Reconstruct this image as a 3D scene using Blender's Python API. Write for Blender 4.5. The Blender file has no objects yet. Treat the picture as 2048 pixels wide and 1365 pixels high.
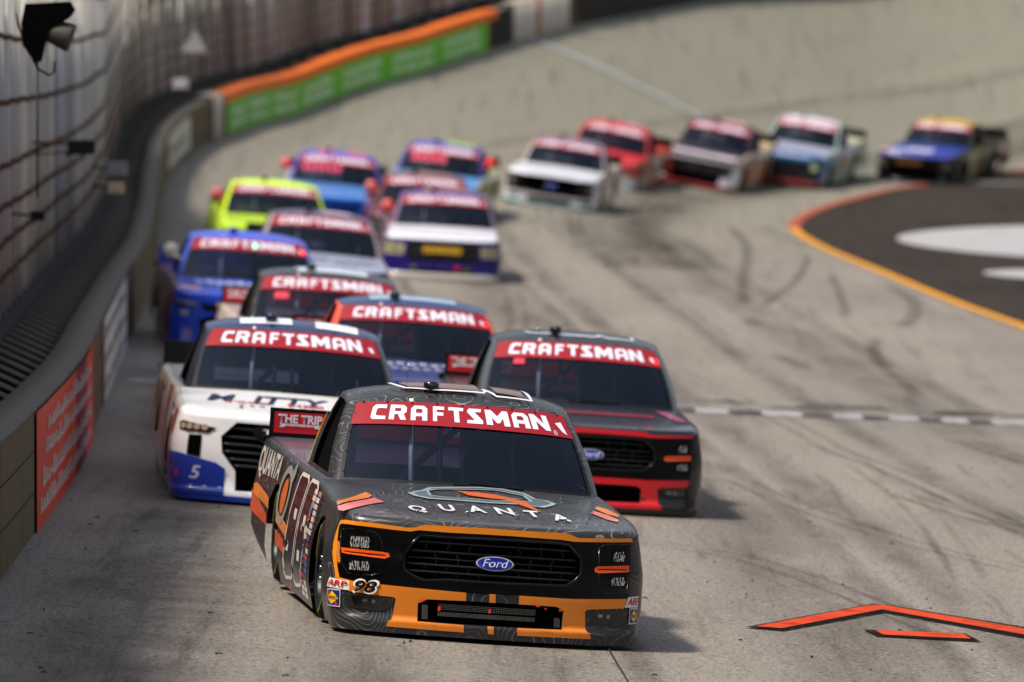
import bpy, bmesh, math, random
import numpy as np
from mathutils import Vector, Matrix
random.seed(7)
scn=bpy.context.scene
COL=scn.collection
# ------------------------------------------------ camera
PITCH=math.atan((682.5-142)/14400)
cam=bpy.data.cameras.new('camera'); camo=bpy.data.objects.new('camera',cam); COL.objects.link(camo)
camo.location=(0,0,3.6); camo.rotation_euler=(math.pi/2-PITCH,0,0)
cam.sensor_width=36; cam.lens=14400/2048*36; cam.clip_start=.5; cam.clip_end=4000
cam.dof.use_dof=True; cam.dof.focus_distance=46.2; cam.dof.aperture_fstop=2.6; cam.dof.aperture_blades=9
scn.camera=camo
# ------------------------------------------------ sky, sun, exposure
SUN_EL=math.radians(60); SUN_AZ=math.radians(-112)   # azimuth from +Y, clockwise: sun on the left
w=bpy.data.worlds.new('World'); scn.world=w; w.use_nodes=True
nt=w.node_tree; nt.nodes.clear()
sky=nt.nodes.new('ShaderNodeTexSky'); sky.sky_type='NISHITA'; sky.sun_disc=False
sky.sun_elevation=SUN_EL; sky.sun_rotation=SUN_AZ; sky.air_density=1.0; sky.dust_density=2.5; sky.ozone_density=1.0
bg=nt.nodes.new('ShaderNodeBackground'); bg.inputs[1].default_value=.11
wo=nt.nodes.new('ShaderNodeOutputWorld'); hs=nt.nodes.new('ShaderNodeHueSaturation'); hs.inputs['Saturation'].default_value=.45; nt.links.new(sky.outputs[0],hs.inputs['Color']); nt.links.new(hs.outputs[0],bg.inputs[0]); nt.links.new(bg.outputs[0],wo.inputs[0])
sl=bpy.data.lights.new('sun','SUN'); sl.energy=3.5; sl.angle=math.radians(6); sl.color=(1,.90,.74)
so=bpy.data.objects.new('sun',sl); COL.objects.link(so); so.location=(-30,40,40)
_sd=Vector((math.sin(SUN_AZ)*math.cos(SUN_EL),math.cos(SUN_AZ)*math.cos(SUN_EL),math.sin(SUN_EL)))
so.rotation_euler=(-_sd).to_track_quat('-Z','Y').to_euler()
scn.view_settings.view_transform='Standard'; scn.view_settings.look='None'; scn.view_settings.gamma=1
scn.view_settings.exposure=.60
scn.render.engine='CYCLES'; scn.cycles.use_denoising=True; scn.cycles.max_bounces=7
scn.cycles.transparent_max_bounces=12
# ---- truck surface maths (metres; q = distance back from the nose, x = lateral, z up) ----
import math
import numpy as np
def spl(keys):
    """Catmull-Rom through (t, v...) keys"""
    K=np.array(keys,float); T=K[:,0]; V=K[:,1:]
    M=np.zeros_like(V)
    for i in range(len(T)):
        a=max(i-1,0); b=min(i+1,len(T)-1); M[i]=(V[b]-V[a])/(T[b]-T[a])
    def f(t):
        t=min(max(t,T[0]),T[-1]); i=min(int(np.searchsorted(T,t,side='right'))-1,len(T)-2); i=max(i,0)
        h=T[i+1]-T[i]; u=(t-T[i])/h; u2=u*u; u3=u2*u
        r=(2*u3-3*u2+1)*V[i]+(u3-2*u2+u)*h*M[i]+(-2*u3+3*u2)*V[i+1]+(u3-u2)*h*M[i+1]
        return r if len(r)>1 else float(r[0])
    return f
# plan outline, right half, by rough parameter
_PL=[(0,0,0),(.3,.3,.01),(.6,.6,.05),(.8,.79,.105),(.95,.91,.17),(1.12,.985,.29),(1.4,1.015,.52),(1.75,1.02,.85),(2.5,1.01,1.6),(3.4,1.005,2.6),(4.6,1.02,3.8),(5.2,1.02,4.4),(6.0,1.03,5.15)]
_f=spl(_PL); _tt=np.linspace(0,6,600); _P=np.array([_f(t) for t in _tt])
_S=np.concatenate([[0],np.cumsum(np.hypot(*(np.diff(_P,axis=0).T)))])
SMAX=float(_S[-1])
_N=np.gradient(_P,axis=0); _N/=np.linalg.norm(_N,axis=1)[:,None]
_N=np.stack([_N[:,1],-_N[:,0]],1)   # outward normal (x,q)
def C(s):
    a=abs(s); sg=1 if s>=0 else -1
    x=np.interp(a,_S,_P[:,0]); q=np.interp(a,_S,_P[:,1]); nx=np.interp(a,_S,_N[:,0]); nq=np.interp(a,_S,_N[:,1])
    return sg*x,q,sg*nx,nq
_i95=int(np.argmax(_P[:,0]>.999))
def s_of_x(x): return math.copysign(float(np.interp(abs(x),_P[:_i95,0],_S[:_i95])),x)
def s_of_q(q,side=1): return side*float(np.interp(q,_P[:,1],_S))
_zc=spl([(0,.725),(.1,.745),(.3,.76),(.8,.79),(1.75,.868),(3.3,.88),(5.2,.92)])
_ze=spl([(0,.72),(.3,.755),(.6,.785),(1.0,.80),(1.9,.84),(3.3,.86),(5.2,.92)])
def Ht(x,q):
    k=min(abs(x)/.93,1.1)**2
    return _zc(q)*(1-k)+_ze(q)*k
RR=.055
def sm(a,b,t):
    t=min(max((t-a)/(b-a),0),1); return t*t*(3-2*t)
def tumble(s,z):
    fs=sm(.85,1.25,abs(s))
    side=.10*max(0,(z-.42)/.5)**1.5+.05*max(0,(.22-z)/.22)
    front=.028*max(0,(z-.30)/.4)-.022*(1-sm(.105,.135,z))
    return fs*side+(1-fs)*front
def edge(s):
    """inner edge of the shoulder: point and top height"""
    x,q,nx,nq=C(s); t=tumble(s,.75)+RR; xi,qi=x-nx*t,q-nq*t
    return xi,qi,Ht(xi,qi)
def ztop(s): return edge(s)[2]-RR
def W(s,z,off=0.):
    x,q,nx,nq=C(s); t=tumble(s,min(z,.75)) if z<.75 else tumble(s,.75)
    # blend so that the wall meets the shoulder
    t=tumble(s,z*.75/max(ztop(s),.5)) if z>.5 else tumble(s,z)
    return np.array([x-nx*(t-off),q-nq*(t-off),z])
def SH(s,phi,off=0.):
    x,q,nx,nq=C(s); t=tumble(s,.75)+RR; xi,qi,zt=edge(s); r=RR+off
    return np.array([xi+nx*r*math.cos(phi),qi+nq*r*math.cos(phi),zt-RR+r*math.sin(phi)])
def TOP(x,q,off=0.): return np.array([x,q,Ht(x,q)+off])
def Rz(x,q):
    a=abs(x-.03)/.72
    z=1.452-.05*a**2-.03*a**6
    z-=.095*(max(0,2.86-q)/.46)**2; z-=.05*(max(0,q-2.9)/.35)**2
    return z
_B=spl([(0,0,1.74),(.5,.42,1.77),(1,.83,1.90),(1.2,.885,2.0),(1.5,.90,2.3),(2.2,.90,3.05),(2.45,.87,3.3),(2.7,.5,3.4),(3,0,3.42)])
_R=spl([(0,0,2.40),(.5,.36,2.42),(1,.69,2.50),(1.2,.725,2.60),(1.5,.73,2.72),(2.2,.72,3.05),(2.45,.68,3.18),(2.7,.4,3.22),(3,0,3.23)])
def Bp(w):
    x,q=_B(abs(w)); x=math.copysign(x,w)+.03; return np.array([x,q,Ht(x,q)])
def Rp(w):
    x,q=_R(abs(w)); x=math.copysign(x,w)+.03; return np.array([x,q,Rz(x,q)])
def G(w,h,off=0.):
    b,r=Bp(w),Rp(w); p=b*(1-h)+r*h
    d=np.array([p[0],(p[1]-2.8)*.7,.35 if abs(w)<1.3 else .1]); d/=np.linalg.norm(d)
    return p+d*(.02*4*h*(1-h)+off)
def ROOF(x,q,off=0.): return np.array([x,q,Rz(x,q)+off])
# ---- track surface: thin-plate fit through surveyed heights ----
_GC=[]
for _y,_c in ((20,.02),(32,.02),(45,0),(53,-.06),(62,-.11),(72,-.15),(80,-.16),(93,-.15),(104,-.13)):
    for _x in (-9,-4.2,-2,.5,3,6,12,22):
        _b=.078 if _x<3 else .06
        _GC.append((_x,_y,-_b*min(_x,8)+_c+(.05 if _y>100 and _x<-2 else 0)))
_GC+=[(-5.3,112,.40),(-4.05,123,.30),(-1.2,124,.12),(-1.6,130,.28),(3,122,-.1),(6.9,122,-.25),(12,122,-.35),(-6.35,130,.68),(-6.6,135,.85),(-7.,148,1.55),(-6.35,156,2.15),(-5.75,162,2.42),(-4.95,168,2.7),(-8,158,2.4),(-3.3,140,.66),(-1.35,146,.74),
 (12,137,-.2),(22,137,-.3),(-12,120,1.2),(-12,136,1.6),(6.6,138,-.02)]
for _t,_a,_m,_b in ((0,.2,.66,1.85),(13.2,.5,.98,2.7),(20,.75,1.2,3.75),(27,.98,1.5,4.8),(32.5,1.25,2.0,5.45),(45,1.7,2.8,6.6),(60,2.0,3.4,7.4)):
    _sl=math.tan(math.radians(8+.28*min(_t,40)))
    for _r in (40,50,58,61.1,62.3,63.5,66.5,70,76):
        _z=float(np.interp(_r,[58,61.1,62.3,63.5,70],[_a,_m-1.2*_sl,_m,_m+1.2*_sl,_b])) if _r>=58 else _a-.02*(58-_r)
        if _r>70: _z=_b+.3*(_r-70)
        _GC.append((64-_r*math.cos(math.radians(_t)),152+_r*math.sin(math.radians(_t)),float(_z)))
_GP=np.array(_GC,float)
_sc=1/60.
def _phi(r): return np.where(r>1e-9,r*r*np.log(np.maximum(r,1e-9)),0.)
_A=_GP[:,:2]*np.array([3.,1.])*_sc
_K=_phi(np.linalg.norm(_A[:,None]-_A[None],axis=2))+np.eye(len(_A))*3e-3
_Q=np.hstack([np.ones((len(_A),1)),_A])
_M=np.block([[_K,_Q],[_Q.T,np.zeros((3,3))]])
_w=np.linalg.solve(_M,np.concatenate([_GP[:,2],np.zeros(3)]))
def gz(x,y):
    a=np.stack([np.atleast_1d(x)*3.,np.atleast_1d(y)*1.],1).astype(float)*_sc
    r=np.linalg.norm(a[:,None]-_A[None],axis=2)
    z=_phi(r)@_w[:len(_A)]+np.hstack([np.ones((len(a),1)),a])@_w[len(_A):]
    return z if np.ndim(x) else float(z[0])
def gn(x,y,e=1.2):
    n=np.array([-(gz(x+e,y)-gz(x-e,y))/(2*e),-(gz(x,y+e)-gz(x,y-e))/(2*e),1.]); return n/np.linalg.norm(n)
# (x,y of the nose, heading psi deg)
# front, hood and side shapes of the lead truck in surface coordinates
TR={'band':[(-0.991,0.345),(-1.028,0.335),(-1.045,0.383),(-1.134,0.539),(-1.139,0.608),(-1.109,0.692),(-1.015,0.704),(-0.783,0.704),(-0.557,0.692),(-0.52,0.697),(-0.458,0.718),(-0.104,0.724),(0.15,0.722),(0.436,0.724),(0.466,0.721),(0.53,0.698),(0.923,0.71),(0.936,0.695),(0.922,0.686),(0.511,0.673),(0.412,0.681),(0.089,0.685),(-0.101,0.684),(-0.303,0.681),(-0.493,0.682),(-0.543,0.67),(-0.646,0.672),(-0.779,0.677),(-0.962,0.68),(-1.071,0.676),(-1.103,0.658),(-1.075,0.569),(-1.022,0.411)],'black':[(-0.991,0.345),(-1.022,0.411),(-1.075,0.569),(-1.103,0.658),(-1.071,0.676),(-0.962,0.68),(-0.779,0.677),(-0.646,0.672),(-0.543,0.67),(-0.493,0.682),(-0.303,0.681),(-0.101,0.684),(0.089,0.685),(0.412,0.681),(0.511,0.673),(0.916,0.685),(0.916,0.56),(0.906,0.449),(0.899,0.332),(0.517,0.317),(0.171,0.317),(-0.079,0.313),(-0.166,0.315),(-0.402,0.32),(-0.702,0.328),(-0.877,0.332)],'bumperL':[(-0.991,0.344),(-0.877,0.331),(-0.702,0.326),(-0.402,0.319),(-0.167,0.314),(-0.165,0.262),(-0.41,0.256),(-0.437,0.237),(-0.464,0.229),(-0.46,0.115),(-0.169,0.112),(-0.166,0.066),(-0.65,0.069),(-0.638,0.105),(-0.618,0.114),(-0.603,0.243),(-0.616,0.253),(-0.709,0.256),(-0.904,0.266),(-1.01,0.299),(-1.025,0.334)],'bumperR':[(0.168,0.317),(0.517,0.315),(0.891,0.33),(0.87,0.269),(0.613,0.253),(0.6,0.237),(0.611,0.126),(0.621,0.111),(0.635,0.107),(0.643,0.07),(0.17,0.068),(0.167,0.115),(0.452,0.119),(0.459,0.239),(0.411,0.261),(0.276,0.263),(0.169,0.262)],'stripT':[(-0.02,0.315),(0.019,0.316),(0.021,0.262),(-0.018,0.262)],'stripB':[(-0.02,0.114),(0.018,0.114),(0.022,0.066),(-0.014,0.066)],'intake':[(-0.41,0.255),(-0.437,0.236),(-0.463,0.227),(-0.458,0.117),(-0.169,0.114),(0.167,0.116),(0.452,0.12),(0.456,0.238),(0.409,0.26),(0.169,0.262),(-0.076,0.262),(-0.162,0.261)],'meshA':[(-0.335,0.229),(-0.073,0.231),(0.115,0.234),(0.28,0.234),(0.28,0.198),(0.055,0.193),(-0.071,0.197),(-0.145,0.203),(-0.332,0.201)],'meshB':[(-0.331,0.179),(-0.069,0.18),(0.056,0.177),(0.278,0.179),(0.278,0.158),(0.058,0.154),(-0.079,0.157),(-0.328,0.158)],'vent':[(-0.439,0.221),(-0.401,0.222),(-0.396,0.131),(-0.433,0.13)],'ventR':[(0.397,0.192),(0.434,0.191),(0.438,0.132),(0.4,0.133)],'lensL':[(-1.049,0.64),(-0.955,0.654),(-0.776,0.649),(-0.733,0.615),(-0.713,0.555),(-0.703,0.464),(-0.715,0.395),(-0.771,0.377),(-0.926,0.376),(-0.983,0.439),(-1.023,0.548)],'lensR':[(0.676,0.645),(0.711,0.665),(0.889,0.671),(0.896,0.56),(0.887,0.368),(0.73,0.357),(0.684,0.38),(0.673,0.503)],'lampLu':[(-0.939,0.608),(-0.805,0.613),(-0.795,0.548),(-0.928,0.541)],'lampLl':[(-0.919,0.461),(-0.788,0.46),(-0.784,0.406),(-0.909,0.401)],'lampRu':[(0.778,0.615),(0.862,0.624),(0.862,0.56),(0.775,0.559)],'lampRl':[(0.766,0.454),(0.863,0.464),(0.865,0.41),(0.765,0.408)],'ambL':[(-1.007,0.531),(-0.871,0.533),(-0.711,0.529),(-0.671,0.525),(-0.661,0.504),(-0.693,0.489),(-0.797,0.493),(-0.908,0.497),(-0.988,0.5)],'ambR':[(0.646,0.514),(0.665,0.527),(0.896,0.54),(0.895,0.5),(0.671,0.485),(0.646,0.493)],'mark':[(-1.076,0.562),(-1.053,0.569),(-1.034,0.553),(-0.998,0.444),(-1.009,0.43),(-1.029,0.441)],'fogL':[(-0.939,0.244),(-0.696,0.246),(-0.617,0.243),(-0.61,0.23),(-0.671,0.166),(-0.727,0.161),(-0.896,0.167),(-0.929,0.208)],'fogR':[(0.602,0.237),(0.617,0.25),(0.891,0.258),(0.888,0.185),(0.857,0.17),(0.667,0.165),(0.645,0.183)],'grille':[(-0.484,0.646),(-0.1,0.655),(0.153,0.658),(0.412,0.659),(0.475,0.647),(0.555,0.571),(0.558,0.473),(0.528,0.435),(0.462,0.393),(0.167,0.389),(-0.084,0.385),(-0.283,0.387),(-0.437,0.372),(-0.508,0.397),(-0.567,0.434),(-0.575,0.523),(-0.53,0.594)],'emblem':[(-0.003,0.504)],'arpL':[(-1.102,0.333),(-0.91,0.329),(-0.904,0.271),(-1.144,0.273)],'sonL':[(-1.116,0.261),(-0.969,0.268),(-0.964,0.159),(-1.147,0.153)],'n98':[(-0.893,0.348),(-0.707,0.345),(-0.735,0.263),(-0.883,0.262)],'arpR':[(0.899,0.341),(1.006,0.346),(0.999,0.275),(0.874,0.275)],'sonR':[(0.913,0.27),(0.995,0.269),(1.005,0.171),(0.915,0.169)],'strLo':[(-0.955,0.614),(-0.704,1.218),(-0.677,1.072),(-0.715,0.947),(-0.866,0.678),(-0.964,0.468)],'strLp':[(-0.97,0.414),(-0.675,0.966),(-0.629,0.783),(-0.8,0.506),(-0.946,0.268),(-0.976,0.29)],'strRo':[(0.81,1.287),(0.862,1.177),(0.901,0.918),(0.878,0.764),(0.824,0.91),(0.777,1.15)],'strRp':[(0.748,1.035),(0.817,0.863),(0.854,0.628),(0.839,0.521),(0.779,0.597),(0.714,0.909)],'logo':[(-0.429,1.242),(-0.369,1.337),(-0.325,1.382),(-0.261,1.524),(0.096,1.702),(0.25,1.702),(0.376,1.558),(0.416,1.348),(0.488,1.315),(0.534,1.215),(0.499,1.112),(0.427,0.998),(0.372,1.015),(0.311,1.059),(0.07,1.028),(-0.165,1.049),(-0.316,1.049),(-0.4,1.14)],'hole':[(-0.28,1.366),(-0.212,1.454),(0.186,1.577),(0.34,1.431),(0.361,1.223),(0.133,1.155),(-0.198,1.165),(-0.28,1.201)],'bolt':[(-0.09,1.437),(0.07,1.413),(0.169,1.368),(0.326,1.175),(0.385,0.755),(0.3,0.968),(0.196,1.201),(0.093,1.213),(-0.033,1.277)],'q6':[(-0.447,0.531),(-0.241,0.68),(-0.049,0.711),(0.131,0.703),(0.306,0.658),(0.472,0.559)],'pins':[(-0.457,0.399),(-0.135,0.462),(0.183,0.445),(0.487,0.426)],'crease':[(-0.781,1.836),(-0.694,1.137),(-0.627,0.721),(-0.578,0.363)],'roofA':[(-0.38,2.72),(-0.337,2.62),(-0.117,2.582),(0.188,2.588),(0.227,2.677),(-0.049,2.747)],'roofB':[(0.197,2.672),(0.241,2.584),(0.256,2.535),(0.51,2.56),(0.497,2.702),(0.491,2.881)],'cam':[(-0.154,2.629)],'ant':[(-0.305,2.765)],'ban':[(-0.95,0.993),(-0.358,0.986),(0.177,0.997),(0.742,1.016),(1.527,0.913),(1.556,0.605),(2.565,0.568),(2.898,0.535),(-0.602,0.684),(-0.94,0.67)],'s98':[(-3.435,0.81),(-2.571,0.835),(-2.664,0.168),(-3.757,0.145)],'sQ':[(-6.174,0.863),(-4.24,0.877),(-4.357,0.659),(-5.769,0.615)],'so1':[(-5.894,0.58),(-5.696,0.598),(-4.9,0.551),(-4.869,0.476),(-5.842,0.51)],'so1b':[(-4.38,0.504),(-3.695,0.455),(-3.636,0.364),(-4.344,0.435)],'so2':[(-5.965,0.535),(-5.965,0.472),(-4.902,0.427),(-4.898,0.356),(-5.983,0.388),(-6.13,0.468),(-6.178,0.849),(-6.155,0.887)],'so2b':[(-4.333,0.385),(-3.617,0.335),(-3.611,0.245),(-4.276,0.298)],'ring':[(-3.966,0.654),(-4.417,0.624),(-4.24,0.795),(-3.914,0.485)],'stk':[(-2.092,0.796),(-1.944,0.717),(-1.995,0.596),(-2.036,0.476),(-2.126,0.373),(-2.224,0.23),(-2.115,0.152)],'redm':[(-3.547,0.097),(-3.624,0.027)],'skirt':[(-5.108,-0.047),(-3.754,-0.018),(-2.234,0.018)]}
# ------------------------------------------------ helpers
def lin(h):
    if isinstance(h,str):
        c=[int(h[i:i+2],16)/255 for i in (0,2,4)]
        return tuple(x/12.92 if x<=.04045 else ((x+.055)/1.055)**2.4 for x in c)
    return h
_mc={}
def mat(c,rough=.45,metal=0.,coat=0.,em=0.,spec=.38,var=0.):
    """plain painted / plastic / metal surface with a little procedural unevenness"""
    key=(c,rough,metal,coat,em,spec,var)
    if key in _mc: return _mc[key]
    m=bpy.data.materials.new('surface'); m.use_nodes=True; n=m.node_tree; b=n.nodes['Principled BSDF']
    col=(*lin(c),1)
    b.inputs['Base Color'].default_value=col; b.inputs['Metallic'].default_value=metal
    b.inputs['Coat Weight'].default_value=coat; b.inputs['Coat Roughness'].default_value=.06
    b.inputs['Specular IOR Level'].default_value=spec
    tc=n.nodes.new('ShaderNodeTexCoord'); no=n.nodes.new('ShaderNodeTexNoise'); no.inputs['Scale'].default_value=6; no.inputs['Detail'].default_value=5
    n.links.new(tc.outputs['Object'],no.inputs['Vector'])
    mr=n.nodes.new('ShaderNodeMapRange'); mr.inputs['To Min'].default_value=max(rough-.08,.02); mr.inputs['To Max'].default_value=min(rough+.1,1)
    n.links.new(no.outputs['Fac'],mr.inputs['Value']); n.links.new(mr.outputs[0],b.inputs['Roughness'])
    if var:
        mx=n.nodes.new('ShaderNodeMix'); mx.data_type='RGBA'; mx.inputs['A'].default_value=tuple(v*(1-var) for v in col[:3])+(1,); mx.inputs['B'].default_value=tuple(min(v*(1+var),1) for v in col[:3])+(1,)
        n2=n.nodes.new('ShaderNodeTexNoise'); n2.inputs['Scale'].default_value=14; n2.inputs['Detail'].default_value=8
        n.links.new(tc.outputs['Object'],n2.inputs['Vector']); n.links.new(n2.outputs['Fac'],mx.inputs['Factor']); n.links.new(mx.outputs['Result'],b.inputs['Base Color'])
    if em:
        b.inputs['Emission Color'].default_value=col; b.inputs['Emission Strength'].default_value=em
    _mc[key]=m; return m
def paint(c,rough=.28): return mat(c,rough,0,.5)
def obj(name,me,parent=None,mats=()):
    o=bpy.data.objects.new(name,me); COL.objects.link(o)
    for m in mats: me.materials.append(m)
    if parent is not None: o.parent=parent
    return o
def tag(o,label=None,cat=None,group=None,kind=None):
    if label: o['label']=label
    if cat: o['category']=cat
    if group: o['group']=group
    if kind: o['kind']=kind
    return o
def empty(name): 
    o=bpy.data.objects.new(name,None); COL.objects.link(o); o.empty_display_size=.3; return o
class MB:
    """collects pieces, builds ONE mesh object"""
    def __init__(s): s.v=[];s.f=[];s.m=[];s.sm=[]
    def add(s,vs,fs,mi=0,smooth=True):
        b=len(s.v); s.v+=[tuple(map(float,v)) for v in vs]; s.f+=[tuple(i+b for i in f) for f in fs]; s.m+=[mi]*len(fs); s.sm+=[smooth]*len(fs)
    def box(s,lo,hi,mi=0,bev=.0):
        x0,y0,z0=lo;x1,y1,z1=hi
        vs=[(x,y,z) for x in (x0,x1) for y in (y0,y1) for z in (z0,z1)]
        s.add(vs,[(0,1,3,2),(4,6,7,5),(0,4,5,1),(2,3,7,6),(0,2,6,4),(1,5,7,3)],mi,False)
    def tube(s,pts,r,mi=0,n=8,cap=True):
        P=[Vector(p) for p in pts]; rings=[]
        R=r if hasattr(r,'__len__') else [r]*len(P)
        for i,p in enumerate(P):
            t=(P[min(i+1,len(P)-1)]-P[max(i-1,0)]).normalized()
            a=t.orthogonal().normalized() if i==0 else (a-t*a.dot(t)).normalized()
            b=t.cross(a); rings.append([p+(a*math.cos(k*2*math.pi/n)+b*math.sin(k*2*math.pi/n))*R[i] for k in range(n)])
        vs=[v for q in rings for v in q]; fs=[(i*n+k,i*n+(k+1)%n,(i+1)*n+(k+1)%n,(i+1)*n+k) for i in range(len(P)-1) for k in range(n)]
        if cap: fs+=[tuple(range(n))[::-1],tuple((len(P)-1)*n+k for k in range(n))]
        s.add(vs,fs,mi)
    def lathe(s,prof,c,axis='x',mi=0,n=28):
        vs=[];m=len(prof)
        for k in range(n):
            a=k*2*math.pi/n
            for (h,r) in prof:
                p={'x':(h,r*math.cos(a),r*math.sin(a)),'y':(r*math.cos(a),h,r*math.sin(a)),'z':(r*math.cos(a),r*math.sin(a),h)}[axis]
                vs.append((c[0]+p[0],c[1]+p[1],c[2]+p[2]))
        s.add(vs,[(k*m+j,k*m+j+1,((k+1)%n)*m+j+1,((k+1)%n)*m+j) for k in range(n) for j in range(m-1)],mi)
    def grid(s,fn,us,vs_,mi=0):
        A=[fn(u,v) for u in us for v in vs_]; m=len(vs_)
        s.add(A,[(i*m+j,(i+1)*m+j,(i+1)*m+j+1,i*m+j+1) for i in range(len(us)-1) for j in range(m-1)],mi)
    def sheet(s,loops,fn,step=.06,mi=0,off=0.,thick=0.,step2=None):
        vs,fs=fill(loops,step,step2 or step)
        A=[fn(u,v,off) for u,v in vs]; s.add(A,fs,mi)
    def build(s,name,mats,parent=None,shift=2.4):
        me=bpy.data.meshes.new(name); me.from_pydata([(x,y-shift,z) for x,y,z in s.v] if shift else s.v,[],s.f)
        me.polygons.foreach_set('material_index',s.m); me.polygons.foreach_set('use_smooth',s.sm)
        bm=bmesh.new(); bm.from_mesh(me); bmesh.ops.remove_doubles(bm,verts=bm.verts,dist=.0008); bmesh.ops.recalc_face_normals(bm,faces=bm.faces); bm.to_mesh(me); bm.free()
        me.update()
        return obj(name,me,parent,mats if isinstance(mats,(list,tuple)) else [mats])
def cutgrid(bm,sx,sy):
    for ax,st in ((0,sx),(1,sy)):
        if not st: continue
        c=[v.co[ax] for v in bm.verts]
        if not c: return
        a,b=min(c),max(c); k=math.floor(a/st)+1
        while k*st<b-1e-5:
            p=[0,0,0]; nn=[0,0,0]; p[ax]=k*st; nn[ax]=1
            bmesh.ops.bisect_plane(bm,geom=bm.verts[:]+bm.edges[:]+bm.faces[:],plane_co=p,plane_no=nn,dist=1e-5); k+=1
_fc={}
def fill(loops,sx,sy):
    if loops and not isinstance(loops[0][0],(list,tuple)): loops=[loops]
    key=(str(loops),sx,sy)
    if key in _fc: return _fc[key]
    bm=bmesh.new()
    for lp in loops:
        vs=[bm.verts.new((u,v,0)) for u,v in lp]
        for i in range(len(vs)):
            if (vs[i].co-vs[(i+1)%len(vs)].co).length>1e-6: bm.edges.new((vs[i],vs[(i+1)%len(vs)]))
    bmesh.ops.triangle_fill(bm,edges=bm.edges[:],use_beauty=True,normal=(0,0,1))
    cutgrid(bm,sx,sy)
    bm.verts.index_update()
    r=([(v.co.x,v.co.y) for v in bm.verts],[tuple(v.index for v in f.verts) for f in bm.faces]); bm.free(); _fc[key]=r; return r
_tc={}
def text2d(txt,bold=.02):
    """letter faces of the built-in font, scaled to a 1x1 box"""
    if (txt,bold) in _tc: return _tc[(txt,bold)]
    cu=bpy.data.curves.new('t','FONT'); cu.body=txt; cu.offset=bold; cu.resolution_u=3; cu.dimensions='2D'; cu.fill_mode='BOTH'
    o=bpy.data.objects.new('t',cu); me=o.to_mesh()
    vs=[(v.co.x,v.co.y) for v in me.vertices]; fs=[tuple(p.vertices) for p in me.polygons]; o.to_mesh_clear(); bpy.data.objects.remove(o); bpy.data.curves.remove(cu)
    x0=min(v[0] for v in vs);x1=max(v[0] for v in vs);y0=min(v[1] for v in vs);y1=max(v[1] for v in vs)
    r=([((x-x0)/(x1-x0),(y-y0)/(y1-y0)) for x,y in vs],fs); _tc[(txt,bold)]=r; return r
def put_text(mb,txt,quad,fn,off=.004,mi=0,bold=.02,step=.05,flip=False):
    """letters bilinearly mapped into quad (bl, br, tr, tl) of a surface's own coordinates"""
    vs,fs=text2d(txt,bold); bl,br,tr_,tl=[np.array(q,float) for q in quad]
    P=[]
    for u,v in vs:
        p=bl*(1-u)*(1-v)+br*u*(1-v)+tr_*u*v+tl*(1-u)*v; P.append(p)
    bm=bmesh.new(); V=[bm.verts.new((p[0],p[1],0)) for p in P]
    for f in fs:
        try: bm.faces.new([V[i] for i in f])
        except ValueError: pass
    if step: cutgrid(bm,step,step)
    bm.verts.index_update()
    mb.add([fn(v.co.x,v.co.y,off) for v in bm.verts],[tuple(v.index for v in f.verts) for f in bm.faces],mi); bm.free()
GL={'C':[[(.22,1),(1,1),(1,.74),(.45,.76),(.34,.66),(.32,.3),(.4,.24),(1,.22),(1,0),(.12,0),(0,.14),(.03,.82)]],
'R':[[(0,0),(.03,1),(.8,1),(1,.84),(1,.52),(.84,.4),(1,0),(.68,0),(.52,.36),(.3,.36),(.3,0)],[(.31,.56),(.31,.78),(.66,.78),(.68,.56)]],
'A':[[(0,0),(0,.8),(.2,1),(.8,1),(1,.8),(1,0),(.7,0),(.7,.28),(.3,.28),(.3,0)],[(.3,.5),(.7,.5),(.7,.72),(.62,.78),(.38,.78),(.3,.72)]],
'F':[[(0,0),(0,1),(1,1),(1,.78),(.34,.78),(.34,.6),(.9,.6),(.9,.38),(.34,.38),(.34,0)]],
'T':[[(.36,0),(.36,.78),(0,.78),(.04,1),(1,1),(.96,.78),(.68,.78),(.68,0)]],
'S':[[(.2,1),(1,1),(.92,.78),(.52,.78),(1,.2),(.96,0),(0,0),(.02,.22),(.5,.22),(.08,.72),(.08,.84)]],
'M':[[(0,0),(0,1),(.28,1),(.5,.6),(.76,1),(1,1),(1,0),(.74,0),(.74,.5),(.56,.16),(.44,.16),(.26,.5),(.26,0)]],
'N':[[(0,0),(0,1),(.3,1),(.7,.45),(.7,1),(1,1),(1,0),(.72,0),(.3,.56),(.3,0)]]}
CR=[('C',350,455),('R',478,600),('A',632,748),('F',788,868),('T',895,1005),('S',1022,1135),('M',1158,1325),('A',1350,1475),('N',1490,1625)]
def circ(cx,cy,rx,ry,n=20,a0=0): return [(cx+rx*math.cos(a0+k*2*math.pi/n),cy+ry*math.sin(a0+k*2*math.pi/n)) for k in range(n)]
def rect(x0,z0,x1,z1): return [(x0,z0),(x1,z0),(x1,z1),(x0,z1)]
def Wx(x,z,off=0.): return W(s_of_x(x) if abs(x)<.995 else math.copysign(1.2,x),z,off)
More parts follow.
